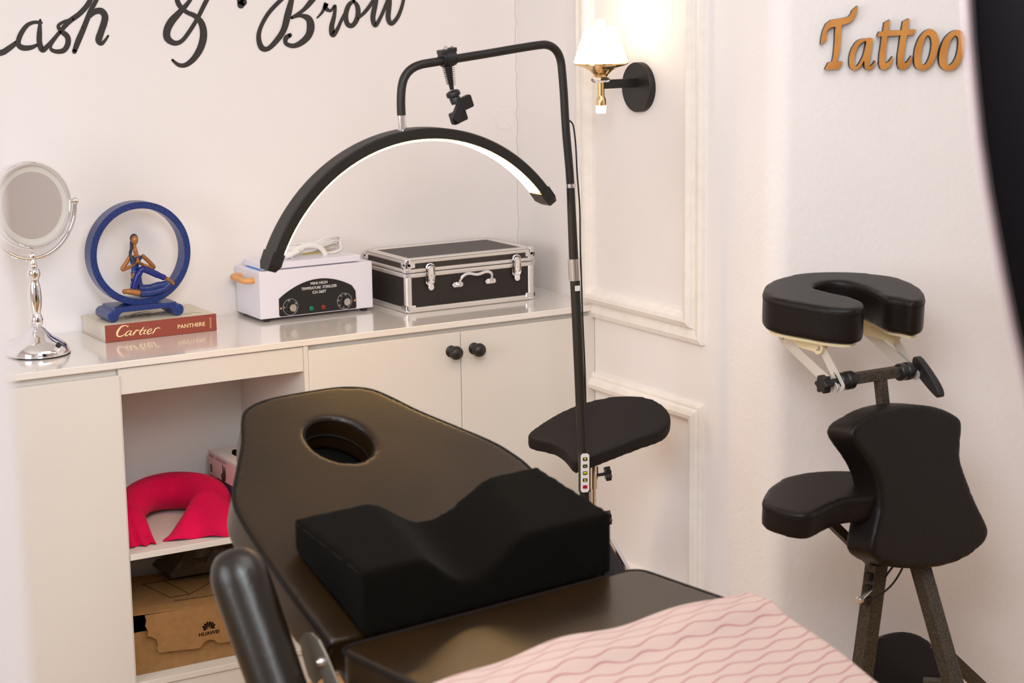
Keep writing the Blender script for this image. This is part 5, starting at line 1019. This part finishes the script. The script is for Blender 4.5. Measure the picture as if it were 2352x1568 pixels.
# frame
m = MB(); sqbar(m, (0.024, -1.155, 0.66), (-0.001, -1.150, 0.46), 0.014, (0, 1, 0)); sqbar(m, (-0.001, -1.150, 0.47), (-0.036, -1.118, 0.012), 0.0185, (0, 1, 0)); part('post', m, M_frame, t)
m = MB()
for k in range(3): m.box((-0.034 - 0.003 * k, -1.162, 0.435 - 0.028 * k), (-0.020 - 0.003 * k, -1.146, 0.452 - 0.028 * k))
part('notch_strip', m, M_blackplastic, t)
part('rear_leg', sqbar(MB(), (0.050, -1.215, 0.52), (0.062, -1.44, 0.014), 0.0170, (0, 1, 0)), M_frame, t)
part('arm_strut', sqbar(MB(), (-0.120, -1.03, 0.62), (-0.020, -1.155, 0.475), 0.010, (0, 1, 0)).box((-0.15, -1.12, 0.608), (0.0, -1.10, 0.622)), M_frame, t)
part('foot_bar', sqbar(MB(), (-0.20, -1.115, 0.014), (0.17, -1.115, 0.014), 0.0135), M_frame, t)
part('foot_bar', sqbar(MB(), (-0.10, -1.44, 0.014), (0.25, -1.44, 0.014), 0.0135), M_frame, t)
part('cross_brace', sqbar(MB(), (0.175, -1.165, 0.245), (0.43, -1.165, 0.014), 0.0130), M_frame, t)
part('cross_brace', sqbar(MB(), (0.022, -1.285, 0.222), (0.060, -1.320, 0.222), 0.0110), M_frame, t)
Fkp = (V((0.182, -1.045, 0.158)), V((1, 0, 0)), V((0, 0.42, 0.90)).normalized(), V((0, -0.90, 0.42)).normalized())
me = MB().prism([smooth_loop([(-0.125, -0.05), (-0.115, 0.02), (-0.07, 0.062), (0, 0.078), (0.07, 0.062), (0.115, 0.02), (0.125, -0.05), (0.10, -0.11), (0, -0.125), (-0.10, -0.11)], 5)], Fkp, -0.045, 0.0, 0.004).mesh('m', 8, 0.006)
part('knee_pad', me, M_leather2, t)
cb = curve3([(-0.088, -1.195, 0.4125), (-0.075, -1.200, 0.4105), (-0.040, -1.205, 0.417), (-0.005, -1.210, 0.440), (0.020, -1.215, 0.480), (0.030, -1.20, 0.50)], 6)
m = MB().tube(cb, 0.0024, 8); m.tube(curve3([(-0.02, -1.19, 0.42), (-0.01, -1.19, 0.45), (0.02, -1.19, 0.48), (0.03, -1.18, 0.50)], 5), 0.0024, 8)
pc = part('pin_cable', m, M_blackplastic, t); part('pin', MB().lathe([(0.006, 0), (0.0085, 0.003), (0.0085, 0.012), (0.0055, 0.016)], (-0.084, -1.195, 0.4125), (-1, -0.25, 0), 16).cyl((-0.084, -1.195, 0.4125), (-0.01, -1.150, 0.4125), 0.004), M_satin, pc, 'metal locking pin')

# ================================================================ BLACK CURTAIN close to the camera
t = thing('black_curtain', (-1.45, -3.05, 0), 'black curtain hanging close to the camera at the right edge of the view', 'curtain')
def edge_x(z):           # hanging edge, pulled outward below
    pts_ = [(2.7, -1.650), (1.90, -1.642), (1.768, -1.6376), (1.731, -1.6323), (1.654, -1.6196), (1.595, -1.6052), (1.534, -1.5873), (1.476, -1.5691), (1.416, -1.5472), (1.25, -1.49), (0.9, -1.42), (0.5, -1.40), (0.0, -1.39)]
    for a, b in zip(pts_, pts_[1:]):
        if b[0] <= z <= a[0]: k = (a[0] - z) / (a[0] - b[0]); return a[1] + (b[1] - a[1]) * k
    return pts_[-1][1]
nz, nx = 60, 90
def cloth(off0, off1, dep_, th_, n_x):
    vs = []; fs = []
    for lay in (0, 1):
        for j in range(nz + 1):
            z = 0.02 + 2.64 * j / nz
            for i in range(n_x + 1):
                s = off0 + (off1 - off0) * i / n_x; x = edge_x(z) + s
                vs.append(V((x, -3.05 + dep_ + 0.022 * math.sin(max(s, 0) * 62) * min(1, max(s, 0) / 0.03) + 0.006 * math.sin(z * 3 + s * 20) + lay * th_, z)))
    W_ = n_x + 1; n0 = W_ * (nz + 1)
    for j in range(nz):
        for i in range(n_x): a = j * W_ + i; fs.append([a, a + 1, a + W_ + 1, a + W_]); fs.append([n0 + a, n0 + a + W_, n0 + a + W_ + 1, n0 + a + 1])
        for i in (0, n_x): a = j * W_ + i; fs.append([a, a + W_, n0 + a + W_, n0 + a])
    return MB().add(vs, fs, True)
part('panel', cloth(0.0, 0.75, 0.0, 0.003, nx), M_curtain, t)
part('hem', cloth(-0.006, 0.004, 0.0005, 0.002, 2), M_hem, t, 'narrow pale edge hem')
part('rail', MB().cyl((-1.65, -3.04, 2.665), (-0.80, -3.04, 2.665), 0.012), M_blackmetal, t)
